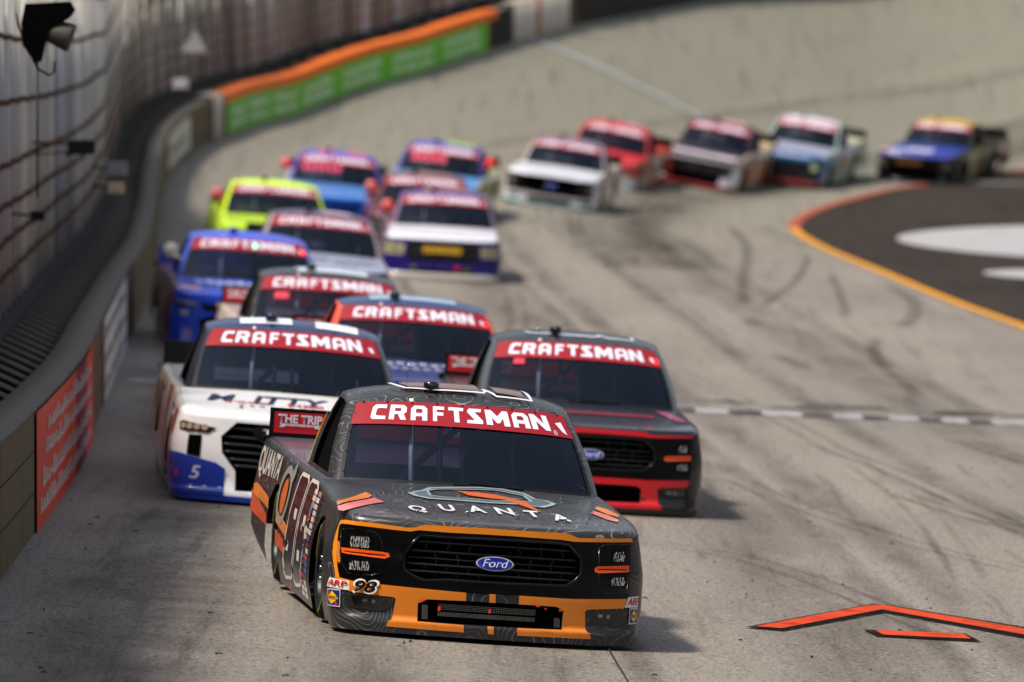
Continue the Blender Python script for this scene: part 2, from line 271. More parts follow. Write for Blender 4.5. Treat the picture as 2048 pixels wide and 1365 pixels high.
# wheel arches: cut out of the side polygon
QF,QR,WR=.98,3.82,.335
def side_poly(sg,s0):
    """side wall outline in (s,z) from s0 back to the tail, sg=-1 right-hand side of the truck"""
    P=[]; s=lambda q:abs(s_of_q(q))
    P.append((s0,.05))
    for qc in (QF,QR):
        for k in range(0,13):
            a=math.pi-k*math.pi/12; q=qc+.40*math.cos(a); z=.30+.37*math.sin(a)
            if k==0: P.append((s(q),.035)); 
            P.append((s(q),z))
            if k==12: P.append((s(q),.035 if qc==QF else .10))
    P.append((SMAX,.30))
    n=40
    for k in range(n+1):
        t=SMAX+(s0-SMAX)*k/n; P.append((t,ztop(t)))
    return [(sg*a,b) for a,b in P]
def contour_paint(base,line,scale=2.2):
    m=bpy.data.materials.new('contour_line_wrap'); m.use_nodes=True; n=m.node_tree; b=n.nodes['Principled BSDF']
    b.inputs['Roughness'].default_value=.34; b.inputs['Specular IOR Level'].default_value=.35; b.inputs['Coat Weight'].default_value=.2; b.inputs['Coat Roughness'].default_value=.1
    tc=n.nodes.new('ShaderNodeTexCoord'); no=n.nodes.new('ShaderNodeTexNoise'); no.inputs['Scale'].default_value=scale; no.inputs['Detail'].default_value=1.2
    n.links.new(tc.outputs['Object'],no.inputs['Vector'])
    mu=n.nodes.new('ShaderNodeMath'); mu.operation='MULTIPLY'; mu.inputs[1].default_value=24; n.links.new(no.outputs['Fac'],mu.inputs[0])
    fr=n.nodes.new('ShaderNodeMath'); fr.operation='PINGPONG'; fr.inputs[1].default_value=.5; n.links.new(mu.outputs[0],fr.inputs[0])
    lt=n.nodes.new('ShaderNodeMapRange'); lt.inputs['From Min'].default_value=.0; lt.inputs['From Max'].default_value=.07; lt.inputs['To Min'].default_value=1; lt.inputs['To Max'].default_value=0
    n.links.new(fr.outputs[0],lt.inputs['Value'])
    n3=n.nodes.new('ShaderNodeTexNoise'); n3.inputs['Scale'].default_value=3.1; n.links.new(tc.outputs['Object'],n3.inputs['Vector'])
    m3=n.nodes.new('ShaderNodeMapRange'); m3.inputs['From Min'].default_value=.32; m3.inputs['From Max'].default_value=.5; n.links.new(n3.outputs['Fac'],m3.inputs['Value'])
    mm=n.nodes.new('ShaderNodeMath'); mm.operation='MULTIPLY'; n.links.new(lt.outputs[0],mm.inputs[0]); n.links.new(m3.outputs[0],mm.inputs[1])
    mx=n.nodes.new('ShaderNodeMix'); mx.data_type='RGBA'; mx.inputs['A'].default_value=(*base,1); mx.inputs['B'].default_value=(*line,1)
    n.links.new(mm.outputs[0],mx.inputs['Factor']); n.links.new(mx.outputs['Result'],b.inputs['Base Color']); return m
def glass_mat():
    m=bpy.data.materials.new('tinted_windshield'); m.use_nodes=True; n=m.node_tree; n.nodes.clear()
    o=n.nodes.new('ShaderNodeOutputMaterial'); tr=n.nodes.new('ShaderNodeBsdfTransparent'); tr.inputs[0].default_value=(.40,.46,.58,1)
    g=n.nodes.new('ShaderNodeBsdfGlossy'); g.inputs['Roughness'].default_value=.05; g.inputs[0].default_value=(.6,.74,1,1)
    fr=n.nodes.new('ShaderNodeFresnel'); fr.inputs[0].default_value=1.5
    mx=n.nodes.new('ShaderNodeMixShader'); n.links.new(fr.outputs[0],mx.inputs[0]); n.links.new(tr.outputs[0],mx.inputs[1]); n.links.new(g.outputs[0],mx.inputs[2]); n.links.new(mx.outputs[0],o.inputs[0]); return m
GLASS=glass_mat()
def ribbed():
    m=bpy.data.materials.new('ribbed_reflector'); m.use_nodes=True; n=m.node_tree; b=n.nodes['Principled BSDF']; b.inputs['Metallic'].default_value=.6; b.inputs['Roughness'].default_value=.22
    tc=n.nodes.new('ShaderNodeTexCoord'); wv=n.nodes.new('ShaderNodeTexWave'); wv.bands_direction='X'; wv.inputs['Scale'].default_value=22; wv.inputs['Distortion'].default_value=9; wv.inputs['Detail'].default_value=3; wv.inputs['Detail Scale'].default_value=3
    mp=n.nodes.new('ShaderNodeMapping'); mp.inputs['Scale'].default_value=(1,1,.35); n.links.new(tc.outputs['Object'],mp.inputs[0]); n.links.new(mp.outputs[0],wv.inputs[0])
    cr=n.nodes.new('ShaderNodeValToRGB'); e=cr.color_ramp.elements; e[0].position=.45; e[0].color=(.01,.01,.012,1); e[1].position=.95; e[1].color=(.85,.86,.9,1); n.links.new(wv.outputs['Fac'],cr.inputs[0]); n.links.new(cr.outputs[0],b.inputs['Base Color']); return m
RIB=ribbed()
BLK=mat('0a0a0b',.35,0,.1,0,.3); BLKM=mat('060607',.9,0,0,0,.1); RUB=mat('0e0e0f',.85,0,0,0,.3); DARK=mat('040404',.95,0,0,0,.05)
RED=mat('c8102e',.4,0,.2); WHT=mat('e8e8ee',.4,0,.1); CHROME=mat('9a9da2',.15,1.); STEEL=mat('55585c',.35,.8)
def line_strip(P,w):
    """polyline -> closed ribbon polygon of width w"""
    L_=[];R_=[]
    for i,p in enumerate(P):
        a=P[max(i-1,0)];b=P[min(i+1,len(P)-1)]; dx,dy=b[0]-a[0],b[1]-a[1]; l=math.hypot(dx,dy) or 1; nx,ny=-dy/l*w/2,dx/l*w/2
        L_.append((p[0]+nx,p[1]+ny)); R_.append((p[0]-nx,p[1]-ny))
    return L_+R_[::-1]
# ------------------------------------------------ the place
def concrete(name,base,dark,grain=55,streak=.0,rough=.72,tint=None,far=None,spec=.22):
    m=bpy.data.materials.new(name); m.use_nodes=True; n=m.node_tree; b=n.nodes['Principled BSDF']; b.inputs['Roughness'].default_value=rough; b.inputs['Specular IOR Level'].default_value=spec
    tc=n.nodes.new('ShaderNodeTexCoord')
    def noise(sc,sx=1,sy=1,det=6,ro=.6):
        mp=n.nodes.new('ShaderNodeMapping'); mp.inputs['Scale'].default_value=(sx,sy,1); n.links.new(tc.outputs['Object'],mp.inputs['Vector'])
        t=n.nodes.new('ShaderNodeTexNoise'); t.inputs['Scale'].default_value=sc; t.inputs['Detail'].default_value=det; t.inputs['Roughness'].default_value=ro; n.links.new(mp.outputs[0],t.inputs['Vector']); return t.outputs['Fac']
    def mix(a,b_,f,lo,hi):
        r=n.nodes.new('ShaderNodeMapRange'); r.inputs['From Min'].default_value=lo; r.inputs['From Max'].default_value=hi; n.links.new(f,r.inputs['Value'])
        x=n.nodes.new('ShaderNodeMix'); x.data_type='RGBA'
        for s_,v in (('A',a),('B',b_)):
            if isinstance(v,tuple): x.inputs[s_].default_value=(*v,1)
            else: n.links.new(v,x.inputs[s_])
        n.links.new(r.outputs[0],x.inputs['Factor']); return x.outputs['Result']
    c=mix(dark,base,noise(.35,1,.22,5),.34,.62)
    c=mix(c,tint or tuple(v*.86 for v in base),noise(.12,1.6,.12,4),.45,.7)
    if far:
        sp_=n.nodes.new('ShaderNodeSeparateXYZ'); n.links.new(tc.outputs['Object'],sp_.inputs[0]); c=mix(c,far,sp_.outputs[1],125,180)
    c2=mix(tuple(v*.55 for v in dark),c,noise(1.1,5,.16,7,.7),.30,.46)
    c2=mix(c2,tuple(min(v*1.25,.8) for v in base),noise(.8,2.,.5,8,.75),.60,.95)
    c3=mix(tuple(v*.45 for v in dark),c2,noise(grain*.5,1,.28,4,.8),.36,.50)
    c3=mix(c3,tuple(min(v*1.5,.8) for v in base),noise(grain*.7,1,.3,3,.75),.54,.72)
    n.links.new(c3,b.inputs['Base Color'])
    bp=n.nodes.new('ShaderNodeBump'); bp.inputs['Strength'].default_value=.5; bp.inputs['Distance'].default_value=.01; n.links.new(noise(grain*.8,1,1,4,.7),bp.inputs['Height']); n.links.new(bp.outputs[0],b.inputs['Normal'])
    return m
CONC=concrete('track_concrete',(.235,.21,.19),(.165,.148,.136),60,tint=(.195,.172,.156),far=(.185,.185,.148))
ASPH=concrete('apron_asphalt',(.038,.031,.027),(.024,.020,.018),60,spec=.06)
WALLC=mat('665a40',.85,0,0,0,.3,.18); CAPC=mat('6a655e',.85,0,0,0,.3,.18); LEDGE=mat('1e1c1a',.9,0,0,0,.3,.2)
def gsheet(name,loops,m,off,step=(.5,1.0),kind='structure'):
    """painted sheet that follows the track surface"""
    vs,fs=fill(loops,*step); xs=np.array([v[0] for v in vs]); ys=np.array([v[1] for v in vs]); z=gz(xs,ys)+off
    me=bpy.data.meshes.new(name); me.from_pydata([(float(a),float(b),float(c_)) for a,b,c_ in zip(xs,ys,z)],[],fs); me.polygons.foreach_set('use_smooth',[True]*len(fs))
    bm=bmesh.new(); bm.from_mesh(me); bmesh.ops.recalc_face_normals(bm,faces=bm.faces)
    if sum(f.normal.z for f in bm.faces)<0: bmesh.ops.reverse_faces(bm,faces=bm.faces)
    bm.to_mesh(me); bm.free(); o=obj(name,me,None,[m]); 
    if kind: tag(o,kind=kind)
    return o
def gp(px,py):
    d=np.arange(36,236,.25); X=(px-1024)/14400*d; h=3.6-(py-142)*d/14400-gz(X,d); i=int(np.argmax(h<0)); 
    if i==0: i=len(d)-1
    t=h[i-1]/(h[i-1]-h[i]); dd=float(d[i-1]+.25*t); return ((px-1024)/14400*dd,dd)
def gstrip(name,P,w,m,off):
    """soft-edged strip laid on the track along points P"""
    P=np.array(P,float); t=np.gradient(P,axis=0); t/=np.linalg.norm(t,axis=1)[:,None]; nn=np.stack([-t[:,1],t[:,0]],1)
    K=(-.5,-.3,-.12,.12,.3,.5); F=(0,.55,1,1,.55,0); A=np.concatenate([P+nn*w*k for k in K]); z=gz(A[:,0],A[:,1])+off; n_=len(P)
    me=bpy.data.meshes.new(name); me.from_pydata([(float(a[0]),float(a[1]),float(c_)) for a,c_ in zip(A,z)],[],[(j*n_+i,j*n_+i+1,(j+1)*n_+i+1,(j+1)*n_+i) for j in range(5) for i in range(n_-1)])
    at_=me.attributes.new('fade','FLOAT','POINT'); e_=np.ones(n_); e_[0]=0; e_[-1]=0; at_.data.foreach_set('value',np.concatenate([f*e_ for f in F]).astype(np.float32))
    me.polygons.foreach_set('use_smooth',[True]*len(me.polygons)); return tag(obj(name,me,None,[m]),kind='structure')
def worn(name,c_,lo,hi,op,sc=2.6,fade=False,sy=1.):
    m=bpy.data.materials.new(name); m.use_nodes=True; n=m.node_tree; n.nodes.clear(); o_=n.nodes.new('ShaderNodeOutputMaterial'); df=n.nodes.new('ShaderNodeBsdfDiffuse'); df.inputs[0].default_value=(*lin(c_),1); tp=n.nodes.new('ShaderNodeBsdfTransparent'); mx=n.nodes.new('ShaderNodeMixShader')
    mp=n.nodes.new('ShaderNodeMapping'); mp.inputs['Scale'].default_value=(1,sy,1)
    nz=n.nodes.new('ShaderNodeTexNoise'); nz.inputs['Scale'].default_value=sc; nz.inputs['Detail'].default_value=8; nz.inputs['Roughness'].default_value=.65; tc=n.nodes.new('ShaderNodeTexCoord'); n.links.new(tc.outputs['Object'],mp.inputs[0]); n.links.new(mp.outputs[0],nz.inputs[0]); mr=n.nodes.new('ShaderNodeMapRange'); mr.inputs['From Min'].default_value=lo; mr.inputs['From Max'].default_value=hi; mr.inputs['To Max'].default_value=op; n.links.new(nz.outputs['Fac'],mr.inputs[0]); f_=mr.outputs[0]
    if fade:
        a_=n.nodes.new('ShaderNodeAttribute'); a_.attribute_name='fade'; mu=n.nodes.new('ShaderNodeMath'); mu.operation='MULTIPLY'; n.links.new(f_,mu.inputs[0]); n.links.new(a_.outputs['Fac'],mu.inputs[1]); f_=mu.outputs[0]
    n.links.new(f_,mx.inputs[0]); n.links.new(tp.outputs[0],mx.inputs[1]); n.links.new(df.outputs[0],mx.inputs[2]); n.links.new(mx.outputs[0],o_.inputs[0]); return m
# track surface
xs=np.concatenate([np.arange(-14,16,.5),np.arange(16,41,1.)]); ys=np.concatenate([np.arange(12,60,.75),np.arange(60,240,1.0)])
XX,YY=np.meshgrid(xs,ys); ZZ=gz(XX.ravel(),YY.ravel())
nx=len(xs); me=bpy.data.meshes.new('track')
me.from_pydata(list(zip(XX.ravel().tolist(),YY.ravel().tolist(),ZZ.tolist())),[],[(j*nx+i,j*nx+i+1,(j+1)*nx+i+1,(j+1)*nx+i) for j in range(len(ys)-1) for i in range(nx-1)])
me.polygons.foreach_set('use_smooth',[True]*len(me.polygons)); tag(obj('track',me,None,[CONC]),kind='structure')
g_=MB(); g_.box((-900,-600,-3.2),(900,1200,-3.0)); tag(g_.build('ground',concrete('outer_ground',(.12,.115,.10),(.09,.085,.08),3),None,0),kind='structure')
# wall path: straight, then the turn
_wp=spl([(10,-2.95),(30,-3.1),(46,-3.35),(52.8,-3.5),(63.3,-3.78),(72.6,-4.15),(88.5,-4.75),(104,-5.25),(120,-5.95),(135,-6.62),(146,-6.98),(151,-6.82),(156,-6.37),(162,-5.8),(168,-4.72),(171,-3.82),(174,-2.68)])
WP=[(_wp(y),y) for y in np.arange(14,173.,1.6)]+[(64-70*math.cos(math.radians(t)),152+70*math.sin(math.radians(t))) for t in np.arange(19.,62,1.2)]
WPa=np.array(WP); _wl=np.concatenate([[0],np.cumsum(np.hypot(*(np.diff(WPa,axis=0).T)))])
_tn=np.gradient(WPa,axis=0); _tn/=np.linalg.norm(_tn,axis=1)[:,None]; _no=np.stack([-_tn[:,1],_tn[:,0]],1)  # outward (away from track)
_wz=gz(WPa[:,0],WPa[:,1])
LW=float(_wl[-1])
def wall_at(l,back=0.,h=0.):
    x=np.interp(l,_wl,WPa[:,0]); y=np.interp(l,_wl,WPa[:,1]); a=np.interp(l,_wl,_no[:,0]); b=np.interp(l,_wl,_no[:,1]); z=np.interp(l,_wl,_wz)
    return (float(x+a*back),float(y+b*back),float(z+h))
def l_of_y(y): return float(np.interp(y,WPa[:100,1],_wl[:100]))
def l_of_t(t): return float(np.interp(152+70*math.sin(math.radians(t)),WPa[:,1],_wl))
LS=list(_wl)
WH=.915
wl=empty('retaining_wall'); tag(wl,'long concrete retaining wall with a grey cap curving round the outside of the track','wall')
b=MB(); b.grid(lambda l,k:wall_at(l,k[0],k[1]),LS,[(0,-.15),(0,WH-.16),(.004,WH-.02)]); b.build('wall_face',WALLC,wl,0)
b=MB(); b.grid(lambda l,k:wall_at(l,k[0],k[1]),LS,[(-.004,WH-.02),(-.002,WH),(.30,WH),(.30,WH-.10)]); b.build('wall_cap',CAPC,wl,0)
# joints on the wall face and cap
b=MB()
for k in range(60):
    l=6+k*3.05
    if l>LW-2: break
    b.grid(lambda u,v:wall_at(u,v[0],v[1]),[l,l+.02],[(-.004,.0),(-.004,WH-.02),(-.006,WH+.003),(.30,WH+.003)])
for hh in (.30,.60): b.grid(lambda u,v:wall_at(u,-.0035,v),LS,[hh,hh+.012])
b.build('joint',mat('15130f',.9),wl,0)
# barrier gap behind the wall: dark deck with cross ribs, then a kerb ledge
b=MB(); b.grid(lambda l,k:wall_at(l,k[0],k[1]),LS,[(.30,WH-.14),(.76,.98)]); 
dk=b.build('barrier_gap',mat('0b0a0a',.9),wl,0)
b=MB()
l=1.
while l<LW-1.5:
    b.grid(lambda u,k:wall_at(u,k[0],k[1]),[l,l+.10,l+.42,l+.52],[(.31,WH-.13),(.32,WH-.095),(.74,1.015),(.75,.985)]); l+=1.25
b.build('cross_rib',mat('4a4038',.8,0,0,0,.3,.3),wl,0)
b=MB(); b.grid(lambda l,k:wall_at(l,k[0],k[1]),LS,[(.75,.90),(.755,1.05),(.88,1.07),(1.05,1.07),(1.05,.7)]); b.build('ledge',LEDGE,wl,0)
# advertising panels painted on the wall face
def wpanel(name,l0,l1,h0,h1,colr,label,cat,off=.02,strokes=None,parent=None):
    b=MB(); n=max(2,int((l1-l0)/.4)); b.grid(lambda l,h:wall_at(l,-off,h),[l0+(l1-l0)*k/n for k in range(n+1)],[h0,(h0+h1)/2,h1])
    o=b.build(name,colr if not isinstance(colr,str) else mat(colr,.6),parent,0)
    if label: tag(o,label,cat)
    return o
def script_strokes(l0,l1,h0,h1,n,seed,colr,parent,off=.014,thick=.03,name='lettering'):
    """worn brush lettering: short slanted strokes filling letter heights"""
    R=random.Random(seed); b=MB(); dl=(l1-l0)/n
    for i in range(n):
        a=l0+i*dl; hb=h0+R.random()*.15*(h1-h0); ht=h0+(.55+.45*R.random())*(h1-h0); w_=dl*(.30+.25*R.random()); sl=dl*.25
        b.grid(lambda u,v:wall_at(u+sl*v,-off,hb+(ht-hb)*v),[a,a+w_],[0,.5,1])
        hm=hb+(ht-hb)*(.1+.2*R.random()); b.grid(lambda u,v:wall_at(u,-off,v),[a,a+dl],[hm,hm+thick*.6])
    return b.build(name,colr if not isinstance(colr,str) else mat(colr,.7),parent,0)
l0,l1=l_of_y(52.6),l_of_y(66.8)
P_=wpanel('wall_advert',l0,l1,.0,WH-.03,mat('dc4428',.6,0,0,0,.3,.12),'worn red advertising panel with rows of white lettering on the near end of the wall','advert')
for k,(a,b_) in enumerate(((.06,.22),(.27,.44),(.5,.66),(.70,.86))):
    script_strokes(l0+.5+.5*k,l1-1.0,.04+a*.9,.04+b_*.9,26,k,mat('dccfcb',.7,0,0,0,.3,.3),P_,.026,.02)
wpanel('colour_block',l0+8.2,l0+11.2,.0,WH-.03,mat('8c1030',.6,0,0,0,.3,.1),None,None,.023,parent=P_)
l0,l1=l_of_y(73.5),l_of_y(88); P_=wpanel('wall_advert',l0,l1,.02,WH-.03,mat('c8c6c8',.6,0,0,0,.3,.12),'pale grey advertising panel on the wall beyond the red one','advert')
for k in range(3): script_strokes(l0+.6,l1-.8,.10+k*.27,.28+k*.27,20,10+k,mat('9a989c',.7,0,0,0,.3,.3),P_,.026,.02)
l0,l1=l_of_y(146),l_of_y(151.5); P_=wpanel('wall_advert',l0,l1,.12,WH-.1,mat('c4c8b4',.6,0,0,0,.3,.12),'small faded white panel on the dark stretch of wall before the green banner','advert')
script_strokes(l0+.6,l1-.8,.3,.65,8,20,mat('7c8070',.7),P_,.026,.02)
l0,l1=l_of_y(157),l_of_t(22.6)
P_=wpanel('wall_advert',l0+.5,l1,.0,WH-.22,mat('6cc032',.6,0,0,0,.3,.1),'long green advertising banner with white script on the wall through the turn','advert')
for k in range(7):
    a=l0+1.2+k*(l1-l0-1)/7
    for r_ in (0,1): script_strokes(a,a+(l1-l0)/7*.74,.10+.27*r_,.34+.27*r_,9 if k!=3 else 6,30+k*2+r_,mat('e4f2dc',.7,0,0,0,.3,.15),P_,.028,.05)
# orange padded rail along the top of the green stretch
b=MB(); n=40; L2=[l0+(l1+.6-l0)*k/n for k in range(n+1)]
b.grid(lambda l,k:wall_at(l,k[0],k[1]),L2,[(-.022,WH-.21),(-.035,WH-.19),(-.035,WH+.0),(.02,WH+.03),(.42,WH+.02),(.42,WH-.1)]); tag(b.build('orange_rail',mat('ea7428',.6,0,0,0,.3,.06),None,0),'orange painted rail running along the top of the green banner','rail')
def post(l,w_,cols,label):
    e=empty('marker_panel'); e.location=wall_at(l,0,0); tag(e,label,'marker panel')
    for i,(a,b_,c_) in enumerate(cols):
        q=MB(); P=[wall_at(l+a*w_,-.05,0),wall_at(l+b_*w_,-.05,0)]
        q.grid(lambda u,k:np.array(wall_at(l+u*w_,k[0],k[1]))-np.array(e.location),[a,b_],[(-.02,-.05),(-.05,0),(-.05,WH+.05),(.3,WH+.07),(.42,WH+.05)]); q.build('painted_panel',mat(c_,.6,0,0,0,.3,.08),e,0)
post(l_of_y(155),1.5,[(0,1,'a8a092')],'pale upright post panel where the green banner starts')
post(l_of_t(23.9),3.3,[(0,.42,'bdb5a8'),(.42,.5,'a85840'),(.5,1,'c0b8ac')],'cream and red striped upright panel at the far end of the green banner')
wpanel('dark_wall_panel',l_of_t(22.8),l_of_t(23.8),0,WH-.05,'1c1a14','dark panel between the green banner and the striped upright','panel')
wpanel('dark_wall_panel',l_of_t(27),l_of_t(45),0,WH+.1,'26221c','dark wall cladding beyond the striped upright at the top of the picture','panel')
# catch fence
FB=.95
fe=empty('catch_fence'); tag(fe,'tall steel catch fence with rusty horizontal cables along the outside of the track','fence')
fe.location=wall_at(l_of_y(50),FB,1.06); fl=np.array(fe.location)
FT=4.4
GALV=bpy.data.materials.new('weathered_post'); GALV.use_nodes=True; _n=GALV.node_tree; _b=_n.nodes['Principled BSDF']; _b.inputs['Roughness'].default_value=.6; _oi=_n.nodes.new('ShaderNodeObjectInfo'); _cr=_n.nodes.new('ShaderNodeValToRGB'); _e=_cr.color_ramp.elements; _e[0].color=(.22,.21,.20,1); _e[1].color=(.62,.61,.58,1)
for _p,_c in ((.25,(.5,.5,.5,1)),(.4,(.34,.32,.29,1)),(.6,(.66,.65,.62,1)),(.75,(.38,.32,.26,1))): _q=_e.new(_p); _q.color=_c
_n.links.new(_oi.outputs['Random'],_cr.inputs[0]); _n.links.new(_cr.outputs[0],_b.inputs['Base Color'])
RUST=mat('5a3c28',.85,0,0,0,.3,.3)
l=8.; pm=MB(); pm.lathe([(0,0),(0,.05),(FT-1.06,.05),(FT-1.06,0)],(0,0,0),'z',0,8)
proto=None
cnt=0
while l<LW-2 and cnt<99:
    p=np.array(wall_at(l,FB-.02,1.06))-fl
    if proto is None: proto=pm.build('post',GALV,fe,0); o=proto
    else: o=proto.copy(); COL.objects.link(o); o.parent=fe
    o.location=p; l+=1.85; cnt+=1
# added ribbed backing in place of dense mesh, its height set for shade
b=MB(); st=[]; l=2.
while l<LW-1: st.append(l); l+=.10
def corr(l): return .06*abs(math.sin(l*math.pi/.8))+.015*math.sin(l*.9)
L135=l_of_y(128); ft=lambda l_:FT-1.45*sm(L135,L135+14,l_)
b.grid(lambda l_,t:tuple(np.array(wall_at(l_,FB+.17+corr(l_),0.8+(ft(l_)-0.8)*t))-fl),st,[0,.33,.66,1],0)
SHEET=bpy.data.materials.new('ribbed_backing'); SHEET.use_nodes=True; n=SHEET.node_tree; bs=n.nodes['Principled BSDF']; bs.inputs['Roughness'].default_value=.5; bs.inputs['Metallic'].default_value=.2
tc=n.nodes.new('ShaderNodeTexCoord'); mp=n.nodes.new('ShaderNodeMapping'); mp.inputs['Scale'].default_value=(1,1,.05); n.links.new(tc.outputs['Object'],mp.inputs[0])
nz=n.nodes.new('ShaderNodeTexNoise'); nz.inputs['Scale'].default_value=.9; nz.inputs['Detail'].default_value=6; n.links.new(mp.outputs[0],nz.inputs[0])
cr=n.nodes.new('ShaderNodeValToRGB'); e=cr.color_ramp.elements; e[0].position=.38; e[0].color=(.28,.275,.27,1); e[1].position=.55; e[1].color=(.78,.79,.80,1)
x=e.new(.45); x.color=(.60,.60,.60,1); x=e.new(.52); x.color=(.58,.47,.36,1); x=e.new(.55); x.color=(.66,.67,.68,1)
n.links.new(nz.outputs['Fac'],cr.inputs[0]); n.links.new(cr.outputs[0],bs.inputs['Base Color'])
b.build('added_mesh_backing',SHEET,fe,0)
b=MB(); l_=3.; R=random.Random(8)
while l_<LW-4:
    w_=.14+.22*R.random(); b.grid(lambda u,t:tuple(np.array(wall_at(u,FB+.06,1.0+(ft(u)-1.0)*t))-fl),[l_,l_+w_],[0,.5,1]); l_+=.62+.35*R.random()
b.build('dark_upright',mat('6a675f',.7,0,0,0,.3,.2),fe,0)
for k,hc in enumerate((1.46,1.78,2.12,2.52,3.12,3.75,4.35)):
    b=MB(); L3=[8+j*.8 for j in range(int((LW-10)/.8))]
    sag=lambda l_:.008*math.sin(l_*1.7+k)+.008*math.sin(l_*.31+k*2)
    b.tube([tuple(np.array(wall_at(l_,FB-.09,hc+sag(l_)))-fl) for l_ in L3],.011,0,5)
    for j in range(int((LW-10)/.9)):
        l_=8+j*.9; p=np.array(wall_at(l_,FB-.09,hc+sag(l_)))-fl; s_=.028; b.box(tuple(p-s_*np.array([.6,1,1])),tuple(p+s_*np.array([.6,1,1])))
    b.build('cable',RUST,fe,0)
# things hanging on the fence
def at(px,py,d): u=(px-1024)/14400; v=-(py-682.5)/14400; return (u*d,d*(math.cos(PITCH)+v*math.sin(PITCH)),3.6+d*(-math.sin(PITCH)+v*math.cos(PITCH)))
lamp=empty('floodlight'); lamp.location=(-3.93,61.5,3.92); tag(lamp,'black hooded floodlight hanging from the fence with its cable looped below','lamp')
b=MB(); prof=[(-.22,.25),(.16,.27),(.20,.20),(.16,.14),(-.02,.02),(-.06,-.10),(-.09,-.24),(-.14,-.25),(-.24,-.10),(-.25,.08)]
for y0,y1 in ((-.12,.12),):
    n_=len(prof); b.add([(x,y0,z) for x,z in prof]+[(x,y1,z) for x,z in prof],[tuple(range(n_)),tuple(range(n_,2*n_))[::-1]]+[(i,(i+1)%n_,n_+(i+1)%n_,n_+i) for i in range(n_)],0,False)
b.build('hood',DARK,lamp,0)
b=MB(); b.lathe([(0,0),(0,.07),(.06,.10),(.20,.125),(.24,.12),(.24,.0)],(-.05,0,.0),'x',0,18)
o=b.build('lamp_head',mat('4a4740',.5,.3),lamp,0); o.location=(.0,-.02,.02); o.rotation_euler=(0,.35,0)
b=MB(); b.tube([(-.30,0,.18),(-.28,0,.05),(-.20,0,-.13),(-.12,-.02,-.30),(-.02,-.02,-.36),(.02,-.02,-.33),(.03,0,-.24)],.011,0,6); b.build('cable',mat('2c2c2c',.6),lamp,0)
b=MB(); b.tube([(-.12,0,-.24),(-.125,0,-1.4)],.008,0,6); b.build('cord',mat('111111',.6),lamp,0)
cb=empty('trackside_camera'); cb.location=at(160,295,80); tag(cb,'small black camera box on an arm sticking out of the fence above the wall','camera')
b=MB(); b.box((-.13,-.12,-.08),(.15,.12,.08)); b.box((.15,-.05,-.06),(.17,.05,.06)); b.box((-.15,-.06,-.10),(-.10,.06,-.06)); b.build('housing',mat('0a0a0a',.5),cb,0)
b=MB(); b.tube([(-.13,0,.04),(-.42,0,.05),(-.62,.1,.05)],.014,0,6); b.tube([(-.13,0,-.05),(-.45,0,-.08),(-.62,.1,-.06)],.010,0,6); b.build('arm',RUST,cb,0)
for (px,py,d,s_,c_,lab) in ((233,338,92,.13,'8a8a88','small grey box on the ledge behind the wall'),(232,376,90,.10,'c8b090','small cream lamp just below the grey ledge box'),(362,168,135,.14,'c0bcc0','small white box on the ledge near the bend'),(388,84,140,.25,'a8a6a4','white triangular flag plate on the fence near the bend'),(76,432,73,.07,'0c0c0c','small black junction box low on the fence')):
    e=empty('equipment_box' if 'triang' not in lab else 'flag_plate'); e.location=at(px,py,d); tag(e,lab,'equipment')
    b=MB()
    if 'triang' in lab: b.add([(-s_,0,-s_*.8),(s_,0,-s_*.8),(.1*s_,0,s_),(-s_,.04,-s_*.8),(s_,.04,-s_*.8),(.1*s_,.04,s_)],[(0,1,2),(3,5,4),(0,3,4,1),(1,4,5,2),(2,5,3,0)],0,False)
    else: b.box((-s_,-s_,-s_*.7),(s_,s_,s_*.7)); b.box((-s_*.7,-s_*1.1,-s_*.5),(s_*.7,-s_,s_*.5))
    b.build('casing',mat(c_,.5),e,0)
    b=MB(); b.tube([(0,0,0),(-.3,.1,.02)],.015,0,6); b.build('bracket',RUST,e,0)
# stepped grandstand bowl round the whole oval
gsd=MB(); OV=[(-3.2-0*t,-60+212*t/20) for t in range(0,21)]
OV=[(-6.2+ (3.0*(1-abs(t-10)/10)),-60+212*t/20) for t in range(21)]+[(64-70*math.cos(math.radians(a)),152+70*math.sin(math.radians(a))) for a in range(6,180,6)]+[(134,152-212*t/20) for t in range(21)]+[(64+70*math.cos(math.radians(a)),-60-70*math.sin(math.radians(a))) for a in range(6,180,6)]
OA=np.array(OV); ot=np.roll(OA,-1,0)-np.roll(OA,1,0); ot/=np.linalg.norm(ot,axis=1)[:,None]; on=np.stack([-ot[:,1],ot[:,0]],1)
steps=[(5.5,-3),(5.5,5.5)]
for k in range(22): steps+=[(7+k*2.0,5.5+k*1.75),(7+k*2.0+.05,5.5+(k+1)*1.75)]
steps+=[(53,44),(54,-3)]
n_=len(OA)
for i in range(n_):
    pass
gv=[(OA[i][0]+on[i][0]*d_,OA[i][1]+on[i][1]*d_,h_) for i in range(n_) for d_,h_ in steps]; m_=len(steps)
gsd.add(gv,[(i*m_+j,((i+1)%n_)*m_+j,((i+1)%n_)*m_+j+1,i*m_+j+1) for i in range(n_) for j in range(m_-1)],0,False)
gso=gsd.build('grandstand',concrete('seating_rows',(.10,.095,.10),(.05,.05,.06),.6),None,0); tag(gso,'dark stepped grandstand bowl rising behind the fence all round the oval','grandstand')
